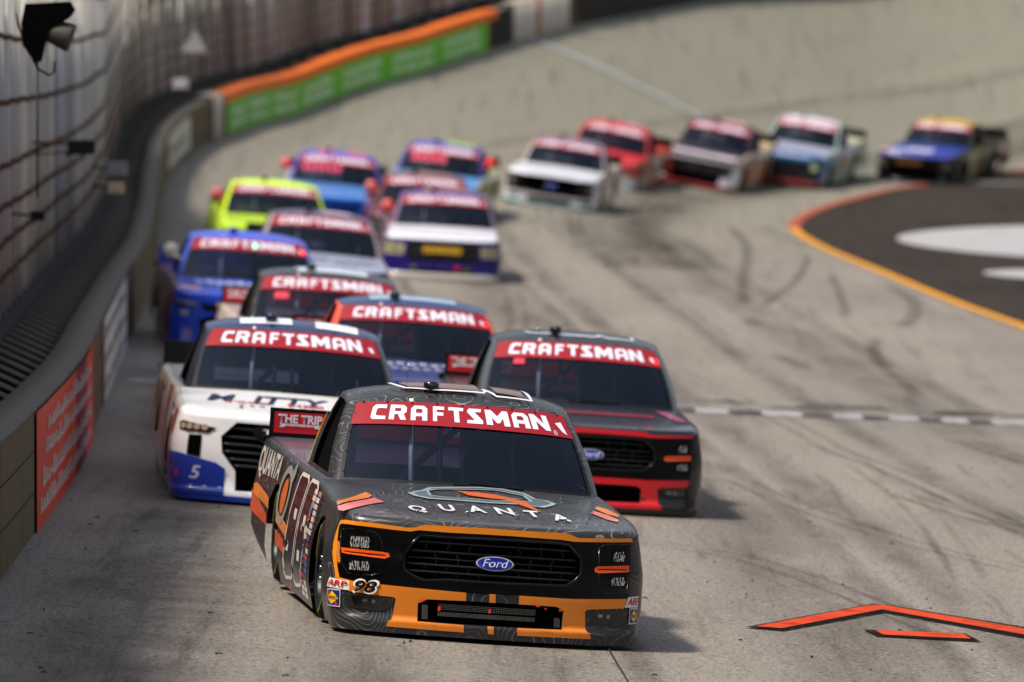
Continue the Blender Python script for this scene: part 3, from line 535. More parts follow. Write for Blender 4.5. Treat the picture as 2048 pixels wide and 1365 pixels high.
# ------------------------------------------------ markings on the track
WORN=worn('worn_white_paint','a8a8b0',.3,.6,.9); WORN2=worn('faded_white_paint','98989c',.42,.75,.55); WORNK=worn('worn_black_paint','2a2824',.25,.55,.7); WHITE2=worn('painted_white','98989e',.15,.42,.97,1.2)
GRV=worn('rubber_shade_band','24201d',.3,.85,.55,1.1,True,.25); GRV2=worn('light_groove','24201d',.3,.85,.42,1.3,True,.2); PALE=worn('pale_lane','b8b0a0',.35,.85,.25,1.3,True,.2)
def lane(o,l0=6,l1=None,st=3.):
    l1=l1 or LW-4; n=int((l1-l0)/st); P=[]
    for k in range(n+1):
        l=l0+(l1-l0)*k/n; p=wall_at(l,-o); P.append(p[:2])
    return P
R=random.Random(21)
gstrip('rubber_shade_band',lane(.9,6,l_of_y(125)),1.7,GRV,.006)  # dark band by the wall, tyre rubber plus painted-in fence shade
gstrip('rubber_shade_band',lane(9.2,l_of_y(128),LW-4),3.4,GRV,.006)
for o,w_,m_ in ((2.4,1.2,GRV2),(3.5,1.0,GRV2),(4.6,.7,PALE),(5.6,1.5,GRV2),(6.7,.6,GRV2),(7.6,1.1,PALE),(8.2,.5,GRV2),(9.6,1.2,GRV2),(2.9,.35,PALE),(4.1,.3,GRV2),(6.2,.3,GRV2),(1.9,.25,PALE),(10.3,.5,GRV2)):
    gstrip('rubber_shade_band',lane(o,6+R.random()*20,LW-4 if o in (4.6,9.6) else l_of_y(135+20*R.random())),w_,m_,.0065+.0006*R.random())

ap=[gp(*p) for p in ((2048,655),(1900,602),(1750,540),(1660,503),(1607,475),(1589,458),(1597,441),(1640,419),(1715,396),(1800,377),(1900,360),(1975,349),(2060,339))]
_t=np.concatenate([[0],np.cumsum([math.hypot(ap[i+1][0]-ap[i][0],ap[i+1][1]-ap[i][1]) for i in range(len(ap)-1)])]); _ap=spl([(t,*p) for t,p in zip(_t,ap)])
AP=[tuple(_ap(t)) for t in np.linspace(0,_t[-1],90)]
AP=[(9.9,70),(9.0,86)]+AP
gsheet('apron',AP+[(AP[-1][0]+4,AP[-1][1]+9),(39,AP[-1][1]+9),(39,70)],ASPH,.012)
kk=min(range(len(AP)),key=lambda i_:AP[i_][0])+2
gsheet('yellow_line',line_strip(AP[:kk+1],.21),mat('c88a18',.6,0,0,0,.3,.12),.022)
gsheet('orange_line',line_strip(AP[kk:],.24),mat('98432c',.6,0,0,0,.3,.12),.022)
gsheet('white_paint',circ(12.6,149.5,4.6,8.5,40),WHITE2,.022)
gsheet('white_paint',circ(12.6,133,3.9,3.8,40),WHITE2,.026)
# start-finish line: worn white band and a chequered row
def lerp2(u,v,w0=79.0): # u along the line (x), v back
    return (-4.25+u*10.6, w0+u*4.4+v)
gsheet('white_paint',[lerp2(0,.1),lerp2(1,.1),lerp2(1,1.1),lerp2(0,1.1)],WORN,.013,(.5,.5))
gsheet('white_paint',[lerp2(.45,1.25),lerp2(1,1.25),lerp2(1,3.4),lerp2(.45,3.4)],WORN2,.013,(.5,.5))
dk_=MB(); R=random.Random(4); cells=[]
u=.46
while u<1:
    w_=.022+R.random()*.016; cells.append([lerp2(u,.06),lerp2(u+w_,.06),lerp2(u+w_,1.0),lerp2(u,1.0)]); u+=w_+.028+R.random()*.02
for _ in range(16):
    u=.45+R.random()*.5; v=1.7+R.random()*1.6; cells.append([lerp2(u,v),lerp2(u+.03+R.random()*.03,v),lerp2(u+.05,v+.35),lerp2(u,v+.3)])
gsheet('black_chequers',cells[0],WORNK,.02)
for q in cells[1:]:
    gsheet('black_chequers',q,WORNK,.02)
gsheet('white_line',[(.1,181.6),(5.5,179.0),(12.5,176.2),(20,174),(20,173.7),(12.5,175.9),(5.5,178.6),(.1,181.1)],mat('84888a',.7,0,0,0,.3,.12),.03)
# orange chevron mark
ORP=worn('worn_orange_paint','b84630',.18,.5,.92,4); BKP=worn('worn_dark_paint','1c1d1e',.2,.45,.93,9)

def GPoly(pts): return [gp(*p) for p in pts]
gsheet('chevron_mark',GPoly([(1492,1259),(1748,1212),(1800,1218),(2070,1262),(2400,1318),(2400,1330),(2070,1284),(1770,1229),(1568,1266)]),BKP,.011)
gsheet('chevron_mark',GPoly([(1512,1259),(1742,1216),(1768,1216),(2070,1267),(2400,1322),(2400,1327),(2070,1279),(1765,1225),(1565,1263)]),ORP,.016)
gsheet('chevron_mark',GPoly([(1728,1264),(1932,1272),(1964,1288),(1755,1277)]),BKP,.011)
gsheet('chevron_mark',GPoly([(1750,1266),(1928,1274),(1944,1284),(1768,1276)]),ORP,.016)
# tyre skid marks
SKM=worn('tyre_rubber_marks','1c1814',.15,.75,.4,1.4,True)
c3=lambda pts:[(1300+x/2.73,400+y/2.73) for x,y in pts]
skids=[(c3([(1320,480),(1420,540),(1455,610),(1400,680),(1360,700)]),.26),(c3([(1235,760),(1225,830),(1290,930),(1400,1010),(1470,1080)]),.2),(c3([(440,150),(520,240),(530,330),(505,430),(515,580)]),.2),(c3([(850,300),(850,360),(780,460),(700,520),(600,600)]),.14),(c3([(990,400),(1030,500),(1080,640)]),.14),(c3([(690,850),(780,890),(850,930)]),.25),(c3([(90,240),(110,290),(140,310)]),.3),(c3([(540,150),(700,200),(830,260)]),.12),(c3([(530,650),(600,695)]),.25),(c3([(330,460),(380,470)]),.35),
 ([(1620,890),(1700,920),(1800,960),(2048,1075)],.07),([(1780,990),(1900,1030),(2048,1070)],.09),([(1240,1080),(1500,1130),(1900,1290)],.05),([(1900,880),(2048,930)],.12),([(560,1040),(590,1180),(680,1240)],.05),([(1450,960),(1560,1010),(1800,1090),(2048,1150)],.05)]
for P,w_ in skids:
    Q=[gp(*p) for p in P]; t=np.concatenate([[0],np.cumsum([math.hypot(Q[i+1][0]-Q[i][0],Q[i+1][1]-Q[i][1]) for i in range(len(Q)-1)])]); f=spl([(a,*q) for a,q in zip(t,Q)])
    gstrip('skid_mark',[tuple(f(a)) for a in np.linspace(0,t[-1],26)],w_*1.5,SKM,.014)
    if w_<.13: gstrip('skid_mark',[(f(a)[0]+.22,f(a)[1]+.15) for a in np.linspace(0,t[-1],26)],w_*1.2,SKM,.014)
for o_,l0_,ln,w_ in ((3.2,70,60,.16),(4.9,60,45,.12),(5.5,110,50,.18),(6.6,40,40,.10),(7.4,90,60,.14),(8.4,140,60,.2),(7.0,160,50,.2),(2.2,60,50,.12),(9.0,100,40,.12),(5.0,150,55,.2)):
    for dd_ in (0,.24):
        P=[wall_at(l0_+ln*k/24,-(o_+dd_+.9*math.sin(k/24*2.6+o_)))[:2] for k in range(25)]
        gstrip('skid_mark',P,w_,GRV2,.0135)
# cracks and slab joints
CRK=mat('1a1815',.9)
for P,w_ in (([(-30,1252),(200,1275),(420,1297),(560,1306)],.012),([(1212,1292),(1228,1322),(1258,1372)],.014),([(1500,1150),(1760,1163),(2060,1180)],.008),([(60,1120),(300,1131),(520,1143)],.008)):
    gsheet('crack',line_strip([gp(*p) for p in P],w_),CRK,.012,(.3,.3))
b=MB(); R=random.Random(11)
for _ in range(70):
    px,py=R.uniform(0,2048),R.uniform(900,1360); X,Y=gp(px,py); a=R.random()*3.1; L_=R.uniform(.006,.022); z=gz(X,Y)+.012
    b.tube([(X-L_*math.cos(a),Y-L_*math.sin(a),z),(X+.004,Y,z+.01*R.random()),(X+L_*math.cos(a),Y+L_*math.sin(a),z)],.0045,0,5)
tag(b.build('rubber_crumbs',RUB,None,0),'small crumbs of tyre rubber scattered on the concrete','debris',kind='stuff')
# ------------------------------------------------ one racing truck
S1=1.2; QB=1.95
CLEAR=bpy.data.materials.new('clear_window'); CLEAR.use_nodes=True; _n=CLEAR.node_tree; _n.nodes.clear(); _o=_n.nodes.new('ShaderNodeOutputMaterial'); _t=_n.nodes.new('ShaderNodeBsdfTransparent'); _t.inputs[0].default_value=(.20,.22,.26,1); _g=_n.nodes.new('ShaderNodeBsdfGlossy'); _g.inputs['Roughness'].default_value=.05; _x=_n.nodes.new('ShaderNodeMixShader'); _x.inputs[0].default_value=.05; _n.links.new(_t.outputs[0],_x.inputs[1]); _n.links.new(_g.outputs[0],_x.inputs[2]); _n.links.new(_x.outputs[0],_o.inputs[0])
def frame(X,Y,psi,nose=None):
    n=gn(X,Y) if nose is None else nose
    a=math.radians(psi); f=np.array([math.sin(a),-math.cos(a),0]); f=f-n*f.dot(n); f/=np.linalg.norm(f)
    l=np.cross(n,f)*-1.0; l=np.cross(f,n)
    l=-np.cross(n,f) if (-np.cross(n,f))[0]>0 else np.cross(n,f)
    return Matrix(((l[0],-f[0],n[0],X),(l[1],-f[1],n[1],Y),(l[2],-f[2],n[2],gz(X,Y)),(0,0,0,1)))
def recess(mb,loop,depth,mi=0):
    L_=len(loop)
    for i in range(L_):
        a,b=loop[i],loop[(i+1)%L_]; k=max(1,int(math.hypot(b[0]-a[0],b[1]-a[1])/.08))
        pts=[(a[0]+(b[0]-a[0])*j/k,a[1]+(b[1]-a[1])*j/k) for j in range(k+1)]
        mb.grid(lambda u,v:W(pts[u][0],pts[u][1],v),range(k+1),[.001,-depth],mi)
def mkwheel(root,x,q,lod,neon):
    wr=empty('wheel'); wr.parent=root; wr.location=(x,q-2.4,WR)
    o=1 if x>0 else -1
    t=MB(); hw=.14
    t.lathe([(-hw,.20),(-hw-.006,.25),(-hw+.008,.31),(-hw+.04,WR-.006),(-.06,WR),(.06,WR),(hw-.04,WR-.006),(hw-.008,.31),(hw+.006,.25),(hw,.20)],(0,0,0),'x')
    if lod and neon:
        for a0 in (0.2,3.3):
            t.grid(lambda a,r:(o*(hw+.0045),r*math.cos(a),r*math.sin(a)),[a0+k*.12 for k in range(11)],[.272,.284],1)
    t.build('tyre',[RUB,mat(neon or 'd8d020',.6)],wr,0)
    r=MB(); e=o*(hw-.005)
    r.lathe([(e,.205),(e-o*.04,.195),(e-o*.06,.15),(e-o*.03,.10),(e-o*.02,.05),(e-o*.0,.0)],(0,0,0),'x')
    for k in range(5):
        a=k*2*math.pi/5; r.tube([(e-o*.02,.07*math.cos(a),.07*math.sin(a)),(e+o*.005,.07*math.cos(a),.07*math.sin(a))],.014,1,6)
    r.build('rim',[mat('2a2b2d',.4,.7),CHROME],wr,0)
def truck(c):
    lod=c.get('lod',0); D=TR
    root=empty('racing_truck'); tag(root,c['label'],'truck','racing trucks in the pack')
    root.matrix_world=frame(c['x'],c['y'],c['psi'],c.get('n'))
    if 'z' in c: root.location.z=c['z']
    hood=c['hoodm'] if 'hoodm' in c else paint(c['hood']); side=c.get('sidem') or paint(c['side']); fas=c.get('fasm') or paint(c['fas']); roof=c.get('roofm') or paint(c['roof']); pil=c.get('pilm') or paint(c['pil']); lip=c.get('lipm') or paint(c['lip'])
    fine=.03 if lod==2 else .12; DO=.0025 if lod==2 else .0
    ss=lambda a,b,n:[a+(b-a)*k/n for k in range(n+1)]
    sB=abs(s_of_q(QB))
    style=c['style']
    # --- body sides, shoulders, bed, tail
    b=MB()
    for sg in (1,-1):
        b.sheet(side_poly(sg,S1),W,fine*1.4)
        b.grid(SH,ss(sg*sB,sg*SMAX,24),ss(0,math.pi/2,5))
        b.grid(SH,ss(sg*S1,sg*sB,8),ss(0,math.pi/2,5))
    loop=[edge(s)[:2] for s in ss(sB,SMAX,16)]+[edge(s)[:2] for s in ss(-SMAX,-sB,16)]+[tuple(Bp(-w)[:2]) for w in ss(1.0,2.95,12)]+[tuple(Bp(w)[:2]) for w in ss(2.95,1.0,12)]
    b.sheet(loop,TOP,.3,1)
    zt=ztop(SMAX); xe=W(SMAX,.7)[0]
    b.grid(lambda x,z:(x*(W(SMAX,z)[0]),5.15,z),ss(-1,1,4),[.3,.5,.7,zt],0)
    b.grid(lambda x,z:(x,5.15-.05*(z-zt)/RR,z),ss(-xe,xe,3),[zt,zt+RR],0)
    body=b.build('body',[side,c.get('bedm') or paint(c.get('bed',c['side']))],root)
    # chassis floor, dark inner volume
    b=MB(); b.box((-.60,.25,.07),(.60,4.9,.5)); b.box((-.9,1.75,.62),(.9,1.9,.80)); b.box((-.9,3.25,.5),(.9,3.3,.86)); b.box((-.6,.16,.13),(.6,.25,.65)); b.build('chassis',BLKM,root)
    # --- hood
    b=MB(); b.grid(SH,ss(-S1,S1,40),ss(0,math.pi/2,6))
    lp=[edge(s)[:2] for s in ss(-sB,sB,64)]+[tuple(Bp(w)[:2]) for w in ss(1,-1,20)]
    b.sheet(lp,TOP,fine*1.5)
    hd_=b.build('hood',hood,root)
    # --- fascia with its openings
    g=D['grille']; it=D['intake']
    if style=='toyota':
        g=[(-.60,.42),(-.62,.55),(-.50,.672),(.50,.672),(.62,.55),(.60,.42),(.48,.28),(.47,.12),(-.47,.12),(-.48,.28)]; it=rect(-.3,.085,.3,.105)
    if style=='chevy': g=[(-.60,.50),(-.66,.60),(.66,.60),(.60,.50)]; it=[(-.6,.12),(-.66,.40),(-.5,.46),(.5,.46),(.66,.40),(.6,.12)]
    if style=='ram': g=[(-.56,.33),(-.60,.60),(-.5,.655),(.5,.655),(.60,.60),(.56,.33)]; it=rect(-.55,.12,.55,.20)
    b=MB(); top=[(s,ztop(s)) for s in ss(S1,-S1,40)]
    b.sheet([[(-S1,.03)]+[(S1,.03)]+top,g,it],W,fine)
    b.build('front_fascia',fas,root)
    b=MB(); b.sheet([(-S1,.03),(S1,.03),(S1,.075),(-S1,.075)],W,fine,0,.003)
    if c['lip']!=c['fas'] or 'lipm' in c: b.build('splitter',lip,root)
    b=MB(); b.sheet(g,W,.1,0,-.09); recess(b,g,.09); b.sheet(it,W,.1,0,-.10); recess(b,it,.10)
    gr=b.build('grille',c.get('grm') or DARK,root)
    # grille bars
    if lod:
        b=MB()
        gx=[p for p in g]
        def half(z,sg):
            xs=[]
            for i in range(len(g)):
                a,d_=g[i],g[(i+1)%len(g)]
                if (a[1]-z)*(d_[1]-z)<=0 and a[1]!=d_[1]: xs.append(a[0]+(d_[0]-a[0])*(z-a[1])/(d_[1]-a[1]))
            return (min(xs) if sg<0 else max(xs)) if xs else 0
        zs={'ford':(.612,.553,.510,.470,.425),'toyota':(.60,.53,.47,.41,.35,.30),'chevy':(.55,),'ram':(.55,.45)}[style]
        for k,z in enumerate(zs):
            x0,x1=half(z,-1),half(z,1); n=24
            r=.0085 if style=='ford' and k!=2 else (.012 if style!='ford' else .005)
            b.tube([W(x0+(x1-x0)*i/n,z+(.02*(1 if abs(x0+(x1-x0)*i/n)>.28 else 0) if style=='toyota' else 0),-.025) for i in range(n+1)],r,0,6)
        if style=='ford':
            for i,(za,zb) in enumerate(((.655,.612),(.612,.553),(.553,.47),(.47,.425),(.425,.39))):
                for x in (-.44,-.30,-.16,.16,.30,.44) if i in (0,1,3) else (-.37,-.23,-.09,.09,.23,.37):
                    sl=.018*(1 if x>0 else -1)*(1 if i%2 else -1)
                    b.tube([W(x-sl,za,-.028),W(x+sl*.2,(za+zb)/2,-.028),W(x,zb,-.028)],.0045,0,5)
        b.build('grille_bar',mat('1c2024',.35,.3) if style=='ford' else mat('24272a',.35,.2),gr)
    # --- emblem / maker lettering
    if style=='ford':
        e=MB(); cx,cz=0,.506
        e.sheet(circ(cx,cz,.128,.053,32),W,.03,0,.012); e.sheet(circ(cx,cz,.118,.0445,32),W,.03,1,.016); e.sheet(circ(cx,cz,.112,.040,32),W,.03,2,.019)
        if lod: put_text(e,'Ford',((-.078,.484),(.070,.484),(.088,.535),(-.062,.535)),W,.024,1,.0,.02)
        e.build('maker_badge',[BLK,mat('dfe4f0',.3),mat('1b2f9c',.25,0,.6)],root)
    if style=='toyota':
        e=MB(); e.sheet([(-.36,.585),(-.33,.572),(.33,.572),(.36,.585),(.36,.635),(.33,.65),(-.33,.65),(-.36,.635)],W,.08,0,.0)
        put_text(e,'TOYOTA',((-.28,.59),(.28,.59),(.28,.632),(-.28,.632)),W,.006,1,.03,.08)
        e.build('maker_lettering',[BLK,mat('dfe2e8',.3,.3)],root)
    # --- headlights
    if style=='ford':
        b=MB(); b.sheet([D['black'],g],W,.035,0,.0045)
        if lod: b.tube([W(p[0],p[1],.002) for p in g+g[:1]],.011,0,6)
        b.build('headlight_surround',mat('050506',.18,0,.1,0,.35),root)
        for sd_ in ('L','R'):
            lens=MB(); lens.sheet(D['lens'+sd_],W,.03,0,.008)
            if lod==2: lens.tube([W(p[0],p[1],.008) for p in D['lens'+sd_]+D['lens'+sd_][:1]],.0045,0,6)
            hl=lens.build('headlight',mat('060607',.08,0,.25),root)
            for nm in ('lamp%su'%sd_,'lamp%sl'%sd_):
                q=D[nm]; l=MB(); xs=[p[0] for p in q]; zs_=[p[1] for p in q]; x0,x1,z0,z1=min(xs),max(xs),min(zs_),max(zs_)
                l.sheet(rect(x0-.01,z0-.01,x1+.01,z1+.01),W,.03,0,.0105)
                l.sheet([(x0+.004,z0),(x1-.006,z0+.004),(x1,(z0+z1)/2),(x1-.012,z1),(x0+.012,z1-.004),(x0,(z0+z1)/2)],W,.03,1,.0135)
                l.build('lamp',[mat('1a1a1c',.1,.6),RIB],hl)
            if not lod: continue
            a=MB(); am=D['amb'+sd_]; a.sheet(am,W,.03,0,.014)
            cx=sum(p[0] for p in am)/len(am); cz=sum(p[1] for p in am)/len(am); a.sheet([((p[0]-cx)*.86+cx,(p[1]-cz)*.18+cz) for p in am],W,.03,1,.017)
            a.build('amber_bar',[mat('f0560c',.3,0,.5),mat('301004',.4)],hl)
        if lod:
            a=MB(); a.sheet(D['mark'],W,.05,0,.006); a.build('side_marker',mat('c87038',.25,0,.8),root)
        for sd_ in ('L','R'):
            f=MB(); fp=D['fog'+sd_]; f.sheet(fp,W,.05,0,.005)
            cx=sum(p[0] for p in fp)/len(fp); cz=sum(p[1] for p in fp)/len(fp); s_=[((p[0]-cx)*.72+cx,(p[1]-cz)*.72+cz+.006) for p in fp]
            f.sheet(s_,W,.05,1,.008); f.sheet(rect(cx-.05,cz-.0,cx-.02,cz+.02),W,None,2,.011); f.sheet(rect(cx+.01,cz-.005,cx+.03,cz+.018),W,None,2,.011)
            f.build('fog_light',[mat('22221e',.3,0,.5) if lod==2 else mat('141414',.4),mat('060607',.12,0,1.),CHROME],root)
        b=MB(); b.sheet(D['band'],W,.03,0,.0065); b.build('hood_edge_stripe',paint(c['band']),root)
        for P in [D['bumperL'],D['bumperR']]+([D['stripT'],D['stripB']] if lod==2 else [rect(-.17,.262,.17,.316),rect(-.17,.066,.17,.113)]):
            b=MB(); b.sheet(P,W,.06,0,.0065,step2=.015 if lod==2 else .03); b.build('bumper_stripe',paint(c['bump']),root)
    else:
        for sg in (-1,1):
            h=MB()
            if style=='toyota':
                P=[(sg*.66,.615),(sg*.98,.655),(sg*1.04,.64),(sg*1.02,.575),(sg*.72,.57)]
                h.sheet(P,W,.03,0,.007)
                for k in range(4): h.sheet(circ(sg*(.76+.068*k),.614,.030,.026,12),W,.03,1,.018)
            elif style=='chevy':
                P=[(sg*.70,.60),(sg*1.04,.62),(sg*1.05,.56),(sg*.70,.54)]
                h.sheet(P,W,.06,0,.005); h.sheet([(x*.98,z) for x,z in P[:2]]+[(sg*.98,.59),(sg*.72,.575)],W,.06,1,.009)
                h.sheet(circ(sg*.86,.47,.07,.035,14),W,None,1,.005)
            else:
                P=[(sg*.66,.42),(sg*.64,.60),(sg*1.02,.62),(sg*1.03,.42)]
                h.sheet(P,W,.06,0,.005); h.sheet([(sg*.72,.46),(sg*.72,.56),(sg*.96,.57),(sg*.96,.46)],W,.06,1,.009)
            h.build('headlight',[mat(c.get('lens','1a1814'),.15,0,.8),mat(c.get('lampc','b8b4a0'),.15,.7)],root)
        if 'bump' in c:
            b=MB()
            for sg in (-1,1):
                P=[(sg*.56,.075),(sg*.56,.29),(sg*.64,.335),(sg*.95,.39),(sg*1.2,.40),(sg*1.2,.075)] if style=='toyota' else [(sg*.61,.075),(sg*.67,.40),(sg*1.2,.42),(sg*1.2,.075)]
                b=MB(); b.sheet(P,W,.06,0,.009,step2=.015); b.build('bumper_stripe',paint(c['bump']),root)
        if style=='toyota':
            for sg in (-1,1):
                b=MB(); b.sheet([(sg*.78,.37),(sg*.90,.385),(sg*.90,.545),(sg*.78,.55)],W,.06,0,.005); b.build('side_vent',DARK,root)
    # --- cab
    cab=MB()
    ws=sorted(set([round(x,3) for x in ss(-2.62,2.62,52)]+[1.,-1.,1.28,-1.28,2.12,-2.12])); hs=[0,.06,.2,.35,.5,.65,.8,.93,1.]
    A=[G(w,h) for w in ws for h in hs]; m=len(hs); F=[];FM=[]
    for i in range(len(ws)-1):
        wm=abs(ws[i]+ws[i+1])/2
        for j in range(m-1):
            hm=(hs[j]+hs[j+1])/2
            if wm<1 or (1.28<wm<2.12 and .06<hm<.93): continue
            F.append((i*m+j,(i+1)*m+j,(i+1)*m+j+1,i*m+j+1))
    cab.add(A,F,0)
    ks=[0,.35,.6,.75,.85,.92,.97,1.]; wr=[x for x in ws]+[2.8,2.98]; wr=[-2.98,-2.8]+wr
    cab.grid(lambda w,k:(lambda r:ROOF(.03+(r[0]-.03)*k,2.86+(r[1]-2.86)*k))(Rp(w)),wr+[wr[0]] if False else wr,ks,1)
    cab.build('cab',[pil,roof],root)
    gl=MB(); gl.grid(lambda w,h:G(w,h,-.004),ss(-1,1,20),ss(0.,1,6)); ws_=gl.build('windshield',GLASS,root)
    fr=MB()
    for sg in (-1,1): fr.grid(lambda w,h:G(w,h,.002),[sg*.965,sg*1.0],ss(0,1,6))
    fr.grid(lambda w,h:G(w,h,.002),ss(-1,1,16),[0,.03]); fr.build('windshield_trim',BLK,ws_)
    bn=MB(); bn.grid(lambda w,h:G(w,h,.0045),ss(-.985,.985,24),ss(.70,1.0,4)); 
    bo=bn.build('windshield_banner',mat('8e0a1c',.4,0,.1),ws_)
    lt=MB()
    for ch,a,b_ in CR:
        w0,w1=(a-1002)/812,(b_-1002)/812
        lt.sheet([[(w0+(w1-w0)*u,.757+.195*v) for u,v in lp_] for lp_ in GL[ch]],G,.06 if lod==2 else .2,0,.007)
    if lod==2:
        lt.sheet([(.835,.87),(.905,.895),(.925,.735),(.885,.76)],G,.05,0,.007)
        ring=[circ(.806,.745,.016,.030,16),circ(.806,.745,.012,.022,16)]; lt.sheet(ring,G,None,0,.007)
        put_text(lt,'R',((.799,.734),(.813,.734),(.813,.757),(.799,.757)),G,.007,0,.0,None)
    else: lt.sheet([(.85,.86),(.90,.85),(.915,.76),(.86,.78)],G,.05,0,.007)
    lt.build('banner_lettering',mat('cfd2e4',.5),bo)
    rw=MB(); rw.grid(lambda w,h:G(w,h),ss(2.62,3,4),ss(0,1,3)); rw.grid(lambda w,h:G(w,h)*(1,1,1),ss(-3,-2.62,4),ss(0,1,3)); rw.build('rear_window',CLEAR,root)
    for sg in (-1,1): nt_=MB(); nt_.grid(lambda w,h:G(w,h,-.035),ss(sg*1.24,sg*2.16,6),ss(.03,.96,4)); nt_.build('window_net',DARK,root)
    # --- interior
    cg=MB()
    for x,m_ in ((-.31,0),(.03,1),(-.12,1),(.36,1)):
        cg.tube([(x,2.05,.80),(x+.01,2.46,1.37)],.018,m_,6)
    cg.tube([(-.35,2.9,.75),(.12,2.75,1.25)],.024,0,8); cg.tube([(-.62,2.9,.7),(-.60,2.9,1.36),(.66,2.9,1.36),(.68,2.9,.7)],.024,1,8)
    cg.tube([(-.75,2.1,.8),(-.62,2.5,1.33),(.66,2.5,1.33),(.80,2.1,.8)],.022,1,8); cg.tube([(-.6,2.7,1.24),(.1,2.6,1.27),(.66,2.7,1.24)],.018,1,6)
    cg.build('roll_cage',[mat('d0d0cc',.4),mat('2a2c30',.5)],root)
    it_=MB(); it_.box((.12,2.75,.5),(.60,2.85,1.18)); it_.box((.12,2.4,.5),(.60,2.8,.62)); it_.box((.10,2.55,1.0),(.16,2.85,1.22)); it_.box((.56,2.55,1.0),(.62,2.85,1.22)); it_.build('driver_seat',mat('131418',.6),root)
    st=MB(); st.lathe([(0,.15),(.012,.165),(0,.18),(-.012,.165),(0,.15)],(.36,2.28,.86),'y',0,18); st.tube([(.36,2.28,.86),(.36,1.95,.78)],.02); st.build('steering_wheel',BLKM,root)
    # --- wheels, spoiler, roof camera, antenna
    for x in (-.845,.845):
        for q in (QF,QR): mkwheel(root,x,q,lod,c.get('tyre','c8c820'))
    sp=MB(); sp.box((-.96,5.04,.885),(.96,5.06,1.115)); 
    for x in (-.6,0,.6): sp.box((x-.01,5.06,.9),(x+.01,5.12,1.08))
    spo=sp.build('spoiler',paint(c['spoil']) if 'spoil' in c else BLK,root)
    if c.get('sign'):
        F_=lambda x,z,off=0.:np.array([x,5.04-off,z])
        sg_=MB(); sg_.sheet(rect(-.93,.945,.93,1.09),F_,None,0,.003); sgo=sg_.build('spoiler_sign',mat('cf1f2a',.4,0,.2),spo)
        for x0 in (-.905,.25):
            t=MB(); put_text(t,'THE TRIP',((x0,1.015),(x0+.31,1.015),(x0+.31,1.075),(x0,1.075)),F_,.006,0,.035,None)
            t.sheet([(x0+.01,.985),(x0+.05,.985),(x0+.05,.995),(x0+.26,.995),(x0+.26,.985),(x0+.30,.985),(x0+.285,.998),(x0+.30,1.01),(x0+.01,1.01),(x0+.025,.998)],F_,None,0,.006)
            if lod==2: put_text(t,'TRIPLE TRUCK CHALLENGE',((x0+.05,.999),(x0+.26,.999),(x0+.26,1.006),(x0+.05,1.006)),F_,.008,1,.02,None)
            t.build('sign_lettering',[WHT,mat('b01a24',.5)],sgo)
        t=MB()
        for o_ in (0,):
            t.sheet([rect(-.56,.965,-.36,1.055),rect(-.552,.973,-.368,1.047)],F_,None,0,.006)
            t.sheet([circ(-.50,1.01,.028,.028,14),circ(-.50,1.01,.016,.018,12)],F_,None,0,.006)
        t.build('sign_box_mark',WHT,sgo)
    rc=MB(); rx,rq=(-.155,2.63); rz=Rz(rx,rq); rc.lathe([(rz-.02,.0),(rz-.02,.052),(rz+.052,.051),(rz+.066,.040),(rz+.070,0)],(rx,rq,0),'z',0,20); rc.build('roof_camera',mat(c.get('camc','08080a'),.2,0,.8),root)
    if lod:
        an=MB(); az=Rz(-.305,2.77); an.lathe([(az-.005,0),(az-.005,.022),(az+.014,.02),(az+.018,.006),(az+.02,0)],(-.305,2.77,0),'z',0,12); an.tube([(-.305,2.77,az),(-.303,2.77,az+.17)],.0016,0,5); an.build('antenna',CHROME,root)
        wp=MB(); wp.tube([G(-.12,.0,.012),G(.15,-.01,.012),G(.42,.0,.012)],.008,0,6); wp.tube([G(.42,.0,.012),G(.0,.02,.016)],.006,0,6); wp.build('wiper',BLKM,root)
    if c.get('redlamp'): 
        r_=MB(); r_.sheet(circ(.93,.80,.035,.05,14),G,None,0,.009); r_.build('banner_light',mat('ff1a10',.3,0,0,2.0),ws_)
    if c.get('greenlamp'):
        r_=MB(); r_.sheet(circ(.10,.83,.018,.03,12),G,None,0,.012); r_.build('banner_light',mat('20ffb0',.3,0,0,5.0),ws_)
    if c.get('mirror'):
        for sg in c.get('mside',(-1,)):
            r_=MB(); p=G(sg*1.35,.55,.10); r_.lathe([(p[1]-.0,0),(p[1],.11),(p[1]+.06,.10),(p[1]+.07,0)],(p[0]+sg*.05,0,p[2]),'y',0,18); r_.tube([G(sg*1.3,.4,-.02),(p[0]+sg*.05,p[1]+.05,p[2]-.02)],.02,0,6); r_.build('side_disc',mat(c['mirror'],.4),root)
    # --- painted shapes: (surface, mirrored?, colour, polygons)
    for k,(nm,sf,colr,polys) in enumerate(c.get('marks',())):
        fn={'hood':TOP,'front':W,'side':W,'roof':ROOF,'cab':G}[sf]; m=paint(colr)
        st_=(.03 if sf!='side' else .08) if lod==2 else (.1 if sf!='side' else .3)
        for P in polys:
            mb=MB(); of=.006+(.0007*k if sf!='front' else .001*(k-13)) if lod==2 else .0055+.0009*(k%6)
            if isinstance(P[0],str): put_text(mb,P[0],P[1],fn,of,0,.03 if sf=='hood' else .02,st_)
            else: mb.sheet(P,fn,st_,0,of)
            mb.build(nm,m,root)
    return root
